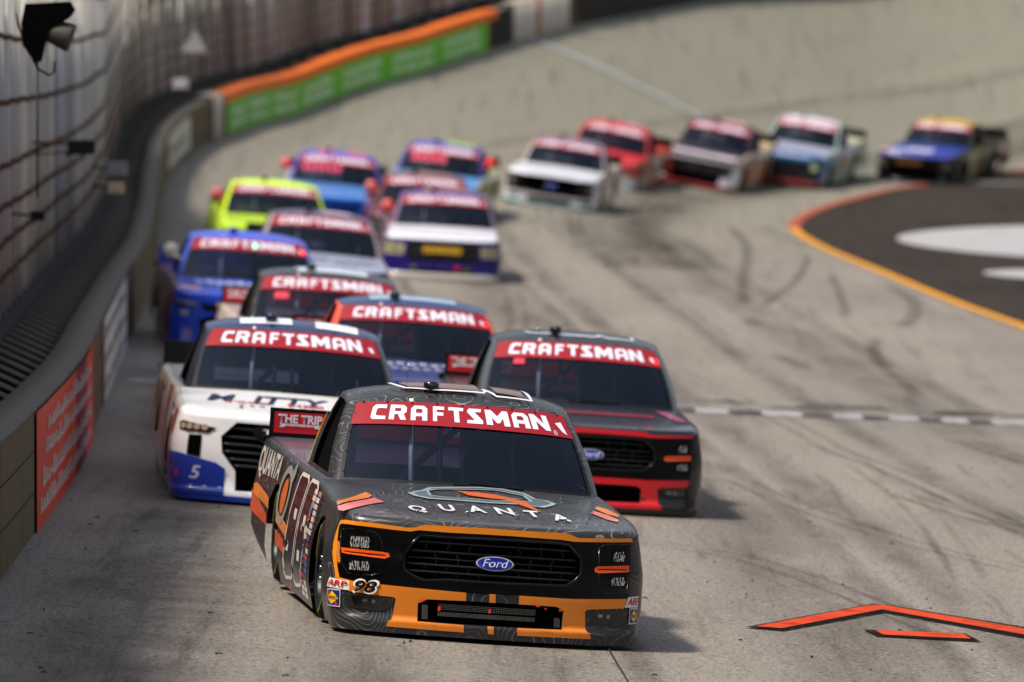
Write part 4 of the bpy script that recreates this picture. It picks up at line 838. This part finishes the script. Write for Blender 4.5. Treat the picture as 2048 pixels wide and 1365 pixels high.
def person(truckroot,suit,helm,label):
    """seated driver, both hands on the wheel; local truck coordinates"""
    M=truckroot.matrix_world.copy()
    V=[(.36,2.62,.62),(.36,2.66,.80),(.36,2.68,1.0),(.36,2.66,1.08),(.20,2.64,1.02),(.16,2.50,.88),(.23,2.32,.90),(.52,2.64,1.02),(.56,2.50,.88),(.49,2.32,.90),(.26,2.30,.60),(.46,2.30,.60),(.26,2.05,.40),(.46,2.05,.40)]
    E_=[(0,1),(1,2),(2,3),(2,4),(4,5),(5,6),(2,7),(7,8),(8,9),(0,10),(0,11),(10,12),(11,13)]
    R_=[.15,.15,.14,.055,.065,.045,.035,.065,.045,.035,.08,.08,.05,.05]
    for hx in (.23,.49):
        b0=6 if hx<.3 else 9
        for k in range(4):
            i=len(V); sgn=-1 if hx<.3 else 1
            V.append((hx+sgn*.015+.0,2.285,.89+.016*k)); V.append((hx-sgn*.012,2.262,.888+.016*k)); R_+= [.009,.008]; E_+=[(b0,i),(i,i+1)]
        i=len(V); V.append((hx-(.0),2.30,.955)); R_.append(.010); E_.append((b0,i))
    me=bpy.data.meshes.new('person'); me.from_pydata([(x,y-2.4,z) for x,y,z in V],E_,[]); o=bpy.data.objects.new('person',me); COL.objects.link(o); o.matrix_world=M
    sk=o.modifiers.new('skin','SKIN'); su=o.modifiers.new('sub','SUBSURF'); su.levels=su.render_levels=1
    for i,v in enumerate(me.skin_vertices[0].data): v.radius=(R_[i],R_[i]); v.use_root=(i==0)
    me.materials.append(mat(suit,.7)); tag(o,label,'person')
    h=MB(); h.lathe([(.0,.0),(.02,.06),(.06,.105),(.12,.135),(.19,.14),(.25,.115),(.285,.06),(.295,0)],(.36,2.62,1.05),'z',0,24); ho=h.build('helmet',mat(helm,.3,0,.6),o)
    v=MB(); v.grid(lambda a,z:(.36+.143*math.sin(a),2.62-.143*math.cos(a),z),[-1+k*.2 for k in range(11)],[1.17,1.21,1.25]); v.build('visor',mat('101820',.08,.3,1.),ho)
    return o
# ------------------------------------------------ the pack
HERO=contour_paint(lin('28282a'),lin('868684'))
O1,O2,PK='e8842c','d9521e','e07a78'
H=TR
def q4(bl,br,tr_,tl): return (bl,br,tr_,tl)
hero_marks=[
 ('hood_graphic','hood',O1,[H['strLo'],H['strRo']]),('hood_graphic','hood',PK,[H['strLp'],H['strRp']]),
 ('hood_logo','hood','9fb0b8',[[H['logo'],H['hole']]]),('hood_logo','hood','5c6a72',[[[(x*.93+.003,(y-1.3)*.86+1.30) for x,y in H['logo']],[(x*1.06,(y-1.3)*1.1+1.30) for x,y in H['hole']]]]),('hood_logo','hood','d8641e',[H['bolt']]),
 ('hood_lettering','hood','eef0fa',[(ch,((x-hw*1.1,y-.15),(x+hw*1.1,y-.15),(x+hw*1.1,y+.15),(x-hw*1.1,y+.15))) for ch,(x,y),hw in zip('QUANTA',H['q6'],(.05,.043,.05,.05,.043,.05))]),
 ('side_stripe','side','e88a30',[H['so1'],H['so1b']]),('side_stripe','side','d85a20',[[(-6.1,.86),(-6.0,.88),(-5.97,.54),(-4.92,.43),(-4.90,.36),(-5.97,.39),(-6.1,.44)],H['so2b']]),
 ('tail_lamp','side','a8301c',[[(-6.12,.50),(-6.02,.50),(-6.02,.84),(-6.12,.84)]]),
 ('side_logo','side','8f9a98',[[circ(-4.12,.63,.30,.20,28),circ(-4.12,.63,.22,.145,28)],[(-3.95,.80),(-3.86,.88),(-3.80,.80),(-3.86,.72)]]),('side_logo','side','d86a24',[circ(-4.1,.62,.13,.12,18)]),
 ('side_lettering','side','d8d8d4',[('QUANTA',((-5.80,.63),(-4.62,.66),(-4.55,.855),(-5.85,.855)))]),
 ('door_number','side','ece8e4',[[(-3.80,.13),(-3.70,.10),(-3.30,.13),(-3.22,.16),(-2.98,.80),(-3.06,.84),(-3.45,.835),(-3.52,.80)],[(-3.18,.13),(-3.10,.10),(-2.72,.13),(-2.64,.16),(-2.40,.80),(-2.48,.84),(-2.86,.835),(-2.93,.80)]]),
 ('door_number','side','1e0a0a',[[[(-3.76,.15),(-3.68,.125),(-3.32,.15),(-3.25,.18),(-3.02,.785),(-3.09,.815),(-3.43,.81),(-3.49,.785)],rect(-3.36,.53,-3.22,.60),[(-3.66,.30),(-3.50,.30),(-3.48,.36),(-3.80,.36),(-3.80,.33)]],[[(-3.14,.15),(-3.07,.125),(-2.74,.15),(-2.67,.18),(-2.44,.785),(-2.51,.815),(-2.84,.81),(-2.90,.785)],rect(-2.77,.53,-2.63,.60),rect(-2.92,.29,-2.76,.36)]]),
 ('red_sill_mark','side','e8252a',[[(-3.47,.04),(-3.44,.04),(-3.42,.12),(-3.45,.12)]]),
 ('sticker_backing','front','e4e2e0',[H['arpL'],H['arpR']]),('sticker_backing','front','d8d8dc',[H['sonL'],H['sonR']]),
 ('fuel_sticker','front','14286e',[[(-1.108,.256),(-.974,.262),(-.969,.165),(-1.137,.159)],[(.918,.264),(.989,.263),(.999,.177),(.921,.176)]]),
 ('fuel_sticker','front','f0b818',[[(-1.045,.252),(-.975,.212),(-1.05,.170),(-1.125,.208)],[(.955,.258),(.993,.22),(.960,.180),(.922,.22)]]),
 ('fuel_sticker','front','c81e28',[[(-1.098,.250),(-1.075,.252),(-1.060,.232),(-1.082,.228)],[(-1.02,.188),(-1.0,.192),(-.985,.168),(-1.005,.167)]]),
 ('fuel_lettering','front','14183a',[('SONOCO',((-1.118,.198),(-.978,.201),(-.976,.224),(-1.112,.222))),('SONOCO',((.922,.211),(.990,.210),(.990,.230),(.922,.231)))]),
 ('parts_sticker','front','b8101c',[('ARP',((-1.115,.285),(-.915,.287),(-.918,.326),(-1.085,.328))),('ARP',((.886,.288),(.996,.288),(1.0,.338),(.902,.335)))]),
 ('bumper_number','front','f2f2f2',[('98',((-.900,.256),(-.735,.258),(-.700,.352),(-.868,.352)))]),
 ('bumper_number','front','0a0a0a',[('98',((-.886,.266),(-.745,.267),(-.716,.342),(-.858,.342)))]),
 ('tape_tab','front','ff3a20',[rect(-.455,.243,-.428,.254),rect(-.337,.19,-.322,.218),rect(-.02,.195,-.005,.222),rect(.276,.254,.302,.266),rect(.425,.234,.448,.246),[(.33,.25),(.348,.25),(.34,.236)]]),
 ('duct_mesh','front','3c3c36',[H['vent'],H['ventR']]),
 ('roof_number','roof','dcdfe6',[line_strip([(-.42,2.80),(-.38,2.70),(-.33,2.625),(-.12,2.585),(.19,2.59),(.21,2.65)],.028),line_strip([(.19,2.68),(.25,2.60),(.27,2.545),(.51,2.56),(.50,2.70),(.48,2.9)],.028)]),
 ('roof_number','roof','6a4a38',[[(-.36,2.78),(-.31,2.66),(-.10,2.62),(.17,2.62),(.15,2.86),(-.30,2.88)],[(.28,2.62),(.47,2.60),(.45,2.86),(.24,2.86)]]),
 ('neon_edge','cab','c8e828',[[(-2.12,.05),(-2.17,.05),(-2.17,1.0),(-2.12,1.0)]]),
 ('hood_seam','hood','101012',[line_strip([(-.80,1.86),(-.69,1.14),(-.63,.75),(-.585,.37)],.006),line_strip([(.86,1.88),(.76,1.14),(.68,.72),(.60,.36)],.006),line_strip([(-.585,.37),(-.3,.30),(.3,.29),(.60,.36)],.005)]),
 ('wind_strip','side','2a2826',[rect(-5.2,.12,-5.02,.125)]),
]
_RN=random.Random(3); _cols=['d8d4d0','b83038','d8d4d0','c87838','2c2c30','c04048','d0ccc8','a8888c','e8e4e0','783038','3858a0','d8c8b0']
_st={}
for i in range(34):
    z=.80-.70*(i//2)/17; s_=-2.44+.20*(i%2)+.03*_RN.random()-.10*max(0,(.45-abs(z-.45)))*0
    _st.setdefault(_RN.choice(_cols),[]).append(rect(s_,z-.036,s_+.15+.04*_RN.random(),z-.004))
for k_,v_ in _st.items(): hero_marks.append(('sponsor_sticker','side',k_,v_))
_U=np.array([math.sin(math.radians(4.3)),-.0052,math.cos(math.radians(4.3))]); _U/=np.linalg.norm(_U)
_a=math.radians(7.6); _bk=np.array([-math.sin(_a),math.cos(_a),0]); _bk-=_U*_bk.dot(_U); _bk/=np.linalg.norm(_bk)
_c=np.array([-.145,45.,.01])+_bk*2.4
T=[]
lead=truck(dict(label='dark grey racing truck with orange trim and number 98, leading the pack',x=_c[0],y=_c[1],z=_c[2],n=_U,psi=7.6,lod=2,style='ford',
 hoodm=HERO,hood='303030',sidem=HERO,side='303030',fasm=HERO,fas='303030',pilm=HERO,pil='303030',roofm=HERO,roof='303030',lipm=HERO,lip='303030',bed='5a5668',bump='e07f1c',band='e8871e',sign=True,tyre='8a9020',marks=hero_marks))
# hood pins, intake mesh
for (x,q) in H['pins']:
    m_=MB(); m_.tube([TOP(x,q,0),TOP(x,q,.026)],.0035,0,6); m_.tube([TOP(x-.02,q,.016),TOP(x+.02,q+.01,.018)],.0025,0,5); m_.lathe([(Ht(x,q),0),(Ht(x,q)+.004,.016),(Ht(x,q)+.007,0)],(x,q,0),'z',0,10); m_.build('hood_pin',CHROME,lead)
m_=MB()
for z0,z1 in ((.198,.230),(.158,.180)):
    for k in range(41): s_=-.335+.615*k/40; m_.tube([W(s_,z0,-.012),W(s_,z1,-.012)],.0012,0,4,False)
    for k in range(4): z=z0+(z1-z0)*k/3; m_.tube([W(-.335+.615*j/10,z,-.012) for j in range(11)],.0014,0,4,False)
m_.build('intake_mesh',mat('8c8c84',.35,.6),lead)
m_=MB()
for x in (-1.3,1.3):
    for h in (.1,.35,.6,.85): p=G(x*.745,h,.004); m_.lathe([(0,0),(0,.006),(-.004,.004),(-.005,0)],tuple(p),'y',0,8)
for k in range(9): p=G(-.9+.225*k,.985,.008); m_.lathe([(0,0),(0,.007),(-.004,.005),(-.005,0)],tuple(p),'y',0,8)
m_.build('windshield_screw',mat('202022',.3,.8),lead)
def tk(i,label,X,Y,psi,**k): 
    z_=k.pop('dz',0); n=gn(X,Y,2.0); X2=X-1.45*n[0]
    o=truck(dict(label=label,x=X2,y=Y,psi=psi,n=n,**k)); o.location.z+=z_; T.append(o); return o
def bar(x0,q0,x1,q1): return rect(x0,q0,x1,q1)
t2=tk(2,'white and blue racing truck number 5 with a hexagonal grille, left behind the lead truck',-1.86,60.6,4.5,lod=1,style='toyota',hood='f2f4fa',side='cfc8c2',fas='f0eef2',pil='1a1d2a',roof='1c2a55',lip='1638a0',bump='1638a0',bed='a8acb4',spoil='101012',camc='0a1030',lens='26241c',lampc='f0ecd0',marks=[
 ('roof_block','roof','e4e8f2',[rect(-.42,2.55,.02,2.78),rect(.22,2.52,.58,2.75)]),
 ('hood_lettering','hood','1c2550',[('M  ITTY BR',((-.72,.88),(.66,.88),(.72,1.35),(-.66,1.35)))]),('hood_lettering','hood','c83848',[('HB5',((-.05,.80),(.25,.80),(.25,.98),(-.05,.98))),('race',((-.55,.84),(-.2,.84),(-.2,.95),(-.55,.95)))]),
 ('hood_dots','hood','22283c',[circ(-.44+.085*k,.66,.024,.035,8) for k in range(13)]+[circ(-.45,.48,.018,.05,8),circ(-.05,.47,.018,.05,8)]),
 ('bumper_number','front','c8cce8',[('5',((-.86,.19),(-.78,.19),(-.76,.30),(-.83,.30)))]),('bumper_sticker','front','c02030',[rect(-1.10,.20,-.97,.25)]),
 ('corner_stripe','side','c01c20',[[(-1.22,.30),(-1.34,.30),(-1.42,.73),(-1.24,.73)],[(-2.4,.20),(-2.7,.20),(-3.6,.84),(-3.2,.84)]]),('side_graphic','side','4a5078',[[(-1.5,.72),(-1.9,.74),(-2.3,.76),(-2.3,.70)],[(-2.5,.10),(-3.4,.10),(-3.3,.40)]]),('side_graphic','side','3050a0',[[(-1.22,.05),(-1.4,.05),(-1.42,.28),(-1.22,.30)]]),
 ('side_lettering','side','5a4a48',[('RACING',((-5.6,.55),(-4.3,.55),(-4.3,.8),(-5.6,.8)))])])
t3=tk(3,'black racing truck with red bumper and hood edge, right behind the lead truck',.555,63.3,4,lod=1,style='ford',hood='15171e',side='1a1a1e',fas='101013',pil='3a4248',roof='1c2428',lip='14120c',bump='d01820',band='d8202c',sign=True,redlamp=1,marks=[
 ('roof_number','roof','c8d0dc',[line_strip([(-.42,2.72),(-.38,2.64),(-.05,2.58),(.2,2.58),(.24,2.63)],.03),line_strip([(.22,2.66),(.30,2.58),(.53,2.62),(.53,2.8)],.03)]),
 ('hood_lettering','hood','7a1c28',[('CHASE',((-.5,.75),(.5,.75),(.5,1.1),(-.5,1.1)))] if 0 else [bar(-.6,.92,.62,1.12)]),('hood_graphic','hood','a04a78',[[(.66,1.5),(.78,1.5),(.90,.75),(.80,.75)]]),('window_sticker','cab','c03048',[rect(-.72,.58,-.60,.68)]),
 ('bumper_light','front','ff2818',[rect(-.03,.285,.03,.315)])])
t4=tk(4,'navy racing truck with orange windshield pillars, running between the white and the black trucks',-.97,70.3,6,lod=1,style='ford',hood='2a3a78',side='c03828',fas='1c2858',pil='d84a30',roof='22345e',lip='1c2858',bump='203068',band='203068',bed='2c2c3c',sign=True,redlamp=1,camc='0c1430',marks=[
 ('roof_block','roof','8ca8c8',[rect(-.40,2.58,.45,2.85)]),('hood_lettering','hood','b8c0dc',[circ(-.5+.11*k,1.32+.04*(k%2),.045,.10,9) for k in range(10)]+[rect(-.5+.105*k,.98,-.43+.105*k,1.08) for k in range(10)])])  # pale roof block paints in light reflected off the navy roof
t5=tk(5,'black roofed racing truck with cream sides, directly behind the white and blue truck',-2.0,77.8,5.5,lod=1,style='ford',hood='5c6068',side='d8cfc0',fas='2a2a30',pil='14130f',roof='262a30',lip='202020',bump='303030',band='303038',bed='b8b0b8',sign=True,marks=[
 ('roof_block','roof','b8c4d4',[rect(-.30,2.56,.46,2.82)]),('window_sticker','cab','c83850',[rect(-.74,.50,-.55,.64)]),('side_stripe','side','c86848',[[(-5.9,.5),(-5.7,.5),(-5.7,.9),(-5.9,.9)]])])
t6=tk(6,'bright blue racing truck with white hood lettering beside the wall',-3.35,91.0,5.5,lod=1,style='chevy',hood='2448c8',side='6a3a60',fas='1a3cb8',pil='4058c8',roof='3c55d0',lip='102878',spoil='1c3cb0',redlamp=1,greenlamp=1,mirror='c8c4b0',camc='1830a0',grm=mat('0a0c12',.6),marks=[
 ('hood_lettering','hood','c8d4f4',[circ(-.62+.13*k,1.25+.05*math.sin(k*2.1),.055,.13,9) for k in range(11)]+[rect(-.5,1.1,.5,1.16)]),('hood_sticker','hood','d8a0c0',[[(-.9,.35),(-.68,.25),(-.62,.50),(-.88,.62)]]),
 ('side_stripe','side','b04868',[[(-1.3,.1),(-1.6,.1),(-1.6,.7),(-1.3,.7)]]),('bumper_sticker','front','8070b8',[rect(-.86,.12,-.74,.28)])])
t7=tk(7,'grey and navy racing truck with a plum roof, right of the bright blue truck',-2.78,104.5,4,lod=1,style='ford',hood='a8b0cc',side='b8c4dc',fas='384468',pil='9a9098',roof='544460',lip='303858',bump='384468',band='5868a0',marks=[
 ('roof_block','roof','c0a8b4',[rect(.05,2.58,.45,2.75)]),('hood_graphic','hood','3a4878',[rect(-.6,.9,.1,1.05),rect(.2,.6,.8,.8),rect(-.7,.3,-.1,.45)])])
t8=tk(8,'purple racing truck with white hood and yellow grille lettering, in mid track',-1.17,123.0,1.5,lod=1,style='ram',hood='eaeafa',side='8a6870',fas='22126a',pil='7a6488',roof='5c4488',lip='a8a4a4',bed='806070',mirror='d85858',lens='a8a080',lampc='d0c8a0',camc='382838',grm=mat('120e08',.6),marks=[
 ('grille_lettering','front','c89a10',[('RACING',((-.33,.50),(.33,.50),(.33,.59),(-.33,.59)))] if 0 else [rect(-.33+.095*k,.47,-.25+.095*k,.58) for k in range(7)]),('lower_lip','front','b8b4b0',[[(-1.15,.03),(1.15,.03),(1.15,.13),(-1.15,.13)]]),
 ('roof_block','roof','b89898',[rect(-.10,2.65,.52,2.95)]),('roof_dot','roof','c8b060',[circ(-.25,2.66,.09,.06)]),('bumper_light','front','d81c48',[circ(.26,.23,.045,.045)]),('bumper_roundel','front','5a6a28',[circ(-.48,.22,.05,.045),circ(.42,.2,.05,.045)]),('grille_edge','front','141010',[rect(-.60,.36,-.34,.63),rect(.34,.36,.60,.63),rect(-.34,.36,.34,.46)])])
t9=tk(9,'fluorescent yellow racing truck close to the wall',-4.03,122.0,4,lod=1,style='chevy',hood='c8f020',side='b8d828',fas='b8e020',pil='c8f020',roof='c8f028',lip='90b020',mirror='c85868',marks=[('hood_graphic','hood','20304a',[[(-.1,.3),(.8,.3),(.8,1.6),(.15,1.6)]])])
t10=tk(10,'tan roofed maroon racing truck mostly hidden by the purple truck',-1.60,131.0,2,style='ford',hood='6c3844',side='703c48',fas='582c38',pil='5a3038',roof='6c5058',lip='582c38',bump='582c38',band='703c48',mirror='d86868',marks=[('roof_block','roof','a07870',[rect(-.1,2.6,.5,2.8)])])
t11=tk(11,'blue racing truck with pink roof patches and pale blue hood, beyond the yellow truck',-3.36,138,0,style='chevy',hood='4c88d8',side='c8ccd8',fas='2058c8',pil='4848b0',roof='5a50b8',lip='a8a8b0',mirror='e05058',marks=[('roof_block','roof','d85888',[rect(-.35,2.55,-.05,2.8),rect(.2,2.55,.55,2.75)]),('window_graphic','cab','d04068',[rect(-.8+.16*k,.42,-.69+.16*k,.64) for k in range(6)])])
t12=tk(12,'pale blue racing truck with a lime roof strip, ahead of the white truck',-1.38,145,-4.5,style='chevy',hood='5c9ce8',side='c8c890',fas='4488d8',pil='4048a0',roof='5050b0',lip='a8a8b0',mirror='f03838',mside=(1,),marks=[('roof_block','roof','a8d838',[rect(.05,2.6,.6,2.95)]),('window_graphic','cab','d04060',[rect(-.75+.18*k,.40,-.62+.18*k,.66) for k in range(5)]),('side_stripe','side','b8b020',[rect(1.6,.1,2.4,.7)])])
t13=tk(13,'white racing truck with teal splitter, foremost of the right-hand line',1.20,153,-6,style='ford',hood='dfe4f2',side='d8c8b8',fas='c8c4c8',pil='b8b0b4',roof='7a6880',lip='0e6a62',bump='a8a4a8',band='dfe4f2',dz=-.05,marks=[('lower_lip','front','0e5a56',[[(-1.18,.03),(1.18,.03),(1.18,.15),(-1.18,.15)]]),('lower_lip','front','b8c8d0',[[(-1.0,.12),(-.6,.12),(-.6,.24),(-1.0,.24)],[(.6,.12),(1.0,.12),(1.0,.24),(.6,.24)]]),('lamp_tint','front','3a1c10',[rect(-1.0,.40,-.72,.62),rect(.72,.40,.92,.62)]),('side_graphic','side','60a890',[[(1.3,.05),(2.4,.05),(2.2,.25),(1.3,.2)]])])
t14=tk(14,'red racing truck with white front corner, behind the white and teal truck',2.40,165,-10,style='chevy',hood='d02428',side='c84838',fas='c83028',pil='c82c28',roof='b83840',lip='c04020',dz=-.12,marks=[('corner_graphic','front','c8ccd0',[[(.55,.05),(1.18,.05),(1.18,.40),(.70,.45)]]),('side_graphic','side','d0ccb0',[[(1.3,.05),(2.6,.05),(2.9,.6),(2.2,.7)],[(3.2,.3),(4.5,.3),(4.5,.8),(3.4,.8)]]),('hood_roundel','hood','e088a8',[circ(.2,.7,.14,.3)]),('roof_block','roof','c0a0b8',[rect(.2,2.6,.5,2.8)])])
t15=tk(15,'black hooded racing truck with white bumper and cream sides, third in right-hand line',4.93,170,-12,style='chevy',hood='2a2434',side='d8c4a0',fas='e4e4ee',pil='4a3440',roof='5c3c50',lip='7c1818',marks=[('hood_lettering','hood','dcd0dc',[rect(-.88,.30,.86,.80)]),('hood_lettering','hood','e88860',[rect(-.88,.35,-.66,.6)]),('grille_block','front','0c0c14',[[(-.85,.36),(.85,.36),(.9,.66),(-.9,.66)]]),('lower_lip','front','7c1414',[rect(-1.1,.03,1.1,.15)]),('roof_block','roof','e0a8a0',[rect(.0,2.6,.55,2.85)]),('side_stripe','side','e07840',[[(2.0,.1),(2.5,.1),(3.4,.8),(2.9,.8)],[(3.8,.1),(4.3,.1),(4.6,.6),(4.1,.6)]])])
t16=tk(16,'light blue and white racing truck with dark red splitter, fourth in the right-hand line',7.15,174,-14,style='chevy',hood='a4a8c4',side='c8d0b8',fas='1c6c9c',pil='b0c8c8',roof='c4bcc8',lip='7c2014',dz=.07,marks=[('hood_graphic','hood','2c74b0',[[(-.9,.1),(.9,.1),(.9,.45),(-.9,.4)]]),('hood_graphic','hood','1c2048',[[(-.6,.42),(.6,.46),(.7,.58),(-.5,.5)]]),('grille_block','front','0c0c14',[[(-.95,.16),(.95,.16),(.95,.54),(-.95,.54)]]),('lower_lip','front','7c1c10',[rect(-1.15,.03,1.15,.15)]),('lamp_graphic','front','c0c898',[circ(.80,.48,.09,.08)]),('side_stripe','side','a85830',[[(2.4,.3),(2.7,.3),(3.5,.8),(3.2,.8)]]),('side_graphic','side','48a0c0',[[(1.3,.5),(2.0,.5),(2.2,.78),(1.3,.72)]])])
t17=tk(17,'blue hooded racing truck with mustard roof and white hood blobs, last in line',10.62,178,-19,style='chevy',hood='20389c',side='2a2618',fas='08080a',pil='34321c',roof='b09420',lip='0c1448',marks=[('hood_graphic','hood','c0c4dc',[circ(-.25,.75,.22,.35),circ(.1,.75,.2,.35),circ(-.62,.55,.2,.3)]),('hood_graphic','hood','e0a098',[circ(-.85,.45,.10,.22)]),('grille_sign','front','5a3c0c',[rect(-.45,.50,.2,.60)]),('side_stripe','side','b0b890',[[(2.2,.08),(2.6,.08),(2.8,.75),(2.5,.75)]]),('side_graphic','side','a87c14',[[(2.7,.1),(3.1,.1),(3.3,.8),(2.9,.8)]]),('side_roundel','side','e0b0a0',[circ(5.4,.68,.28,.17)])])
person(lead,'2a1c1c','6e5c48','driver in dark suit and dark helmet at the wheel of the leading grey truck')
person(t2,'20304a','a89888','driver in navy suit and grey helmet inside the white and blue truck')
person(t3,'30343c','5a5c64','driver in dark suit and helmet inside the black truck with red trim')
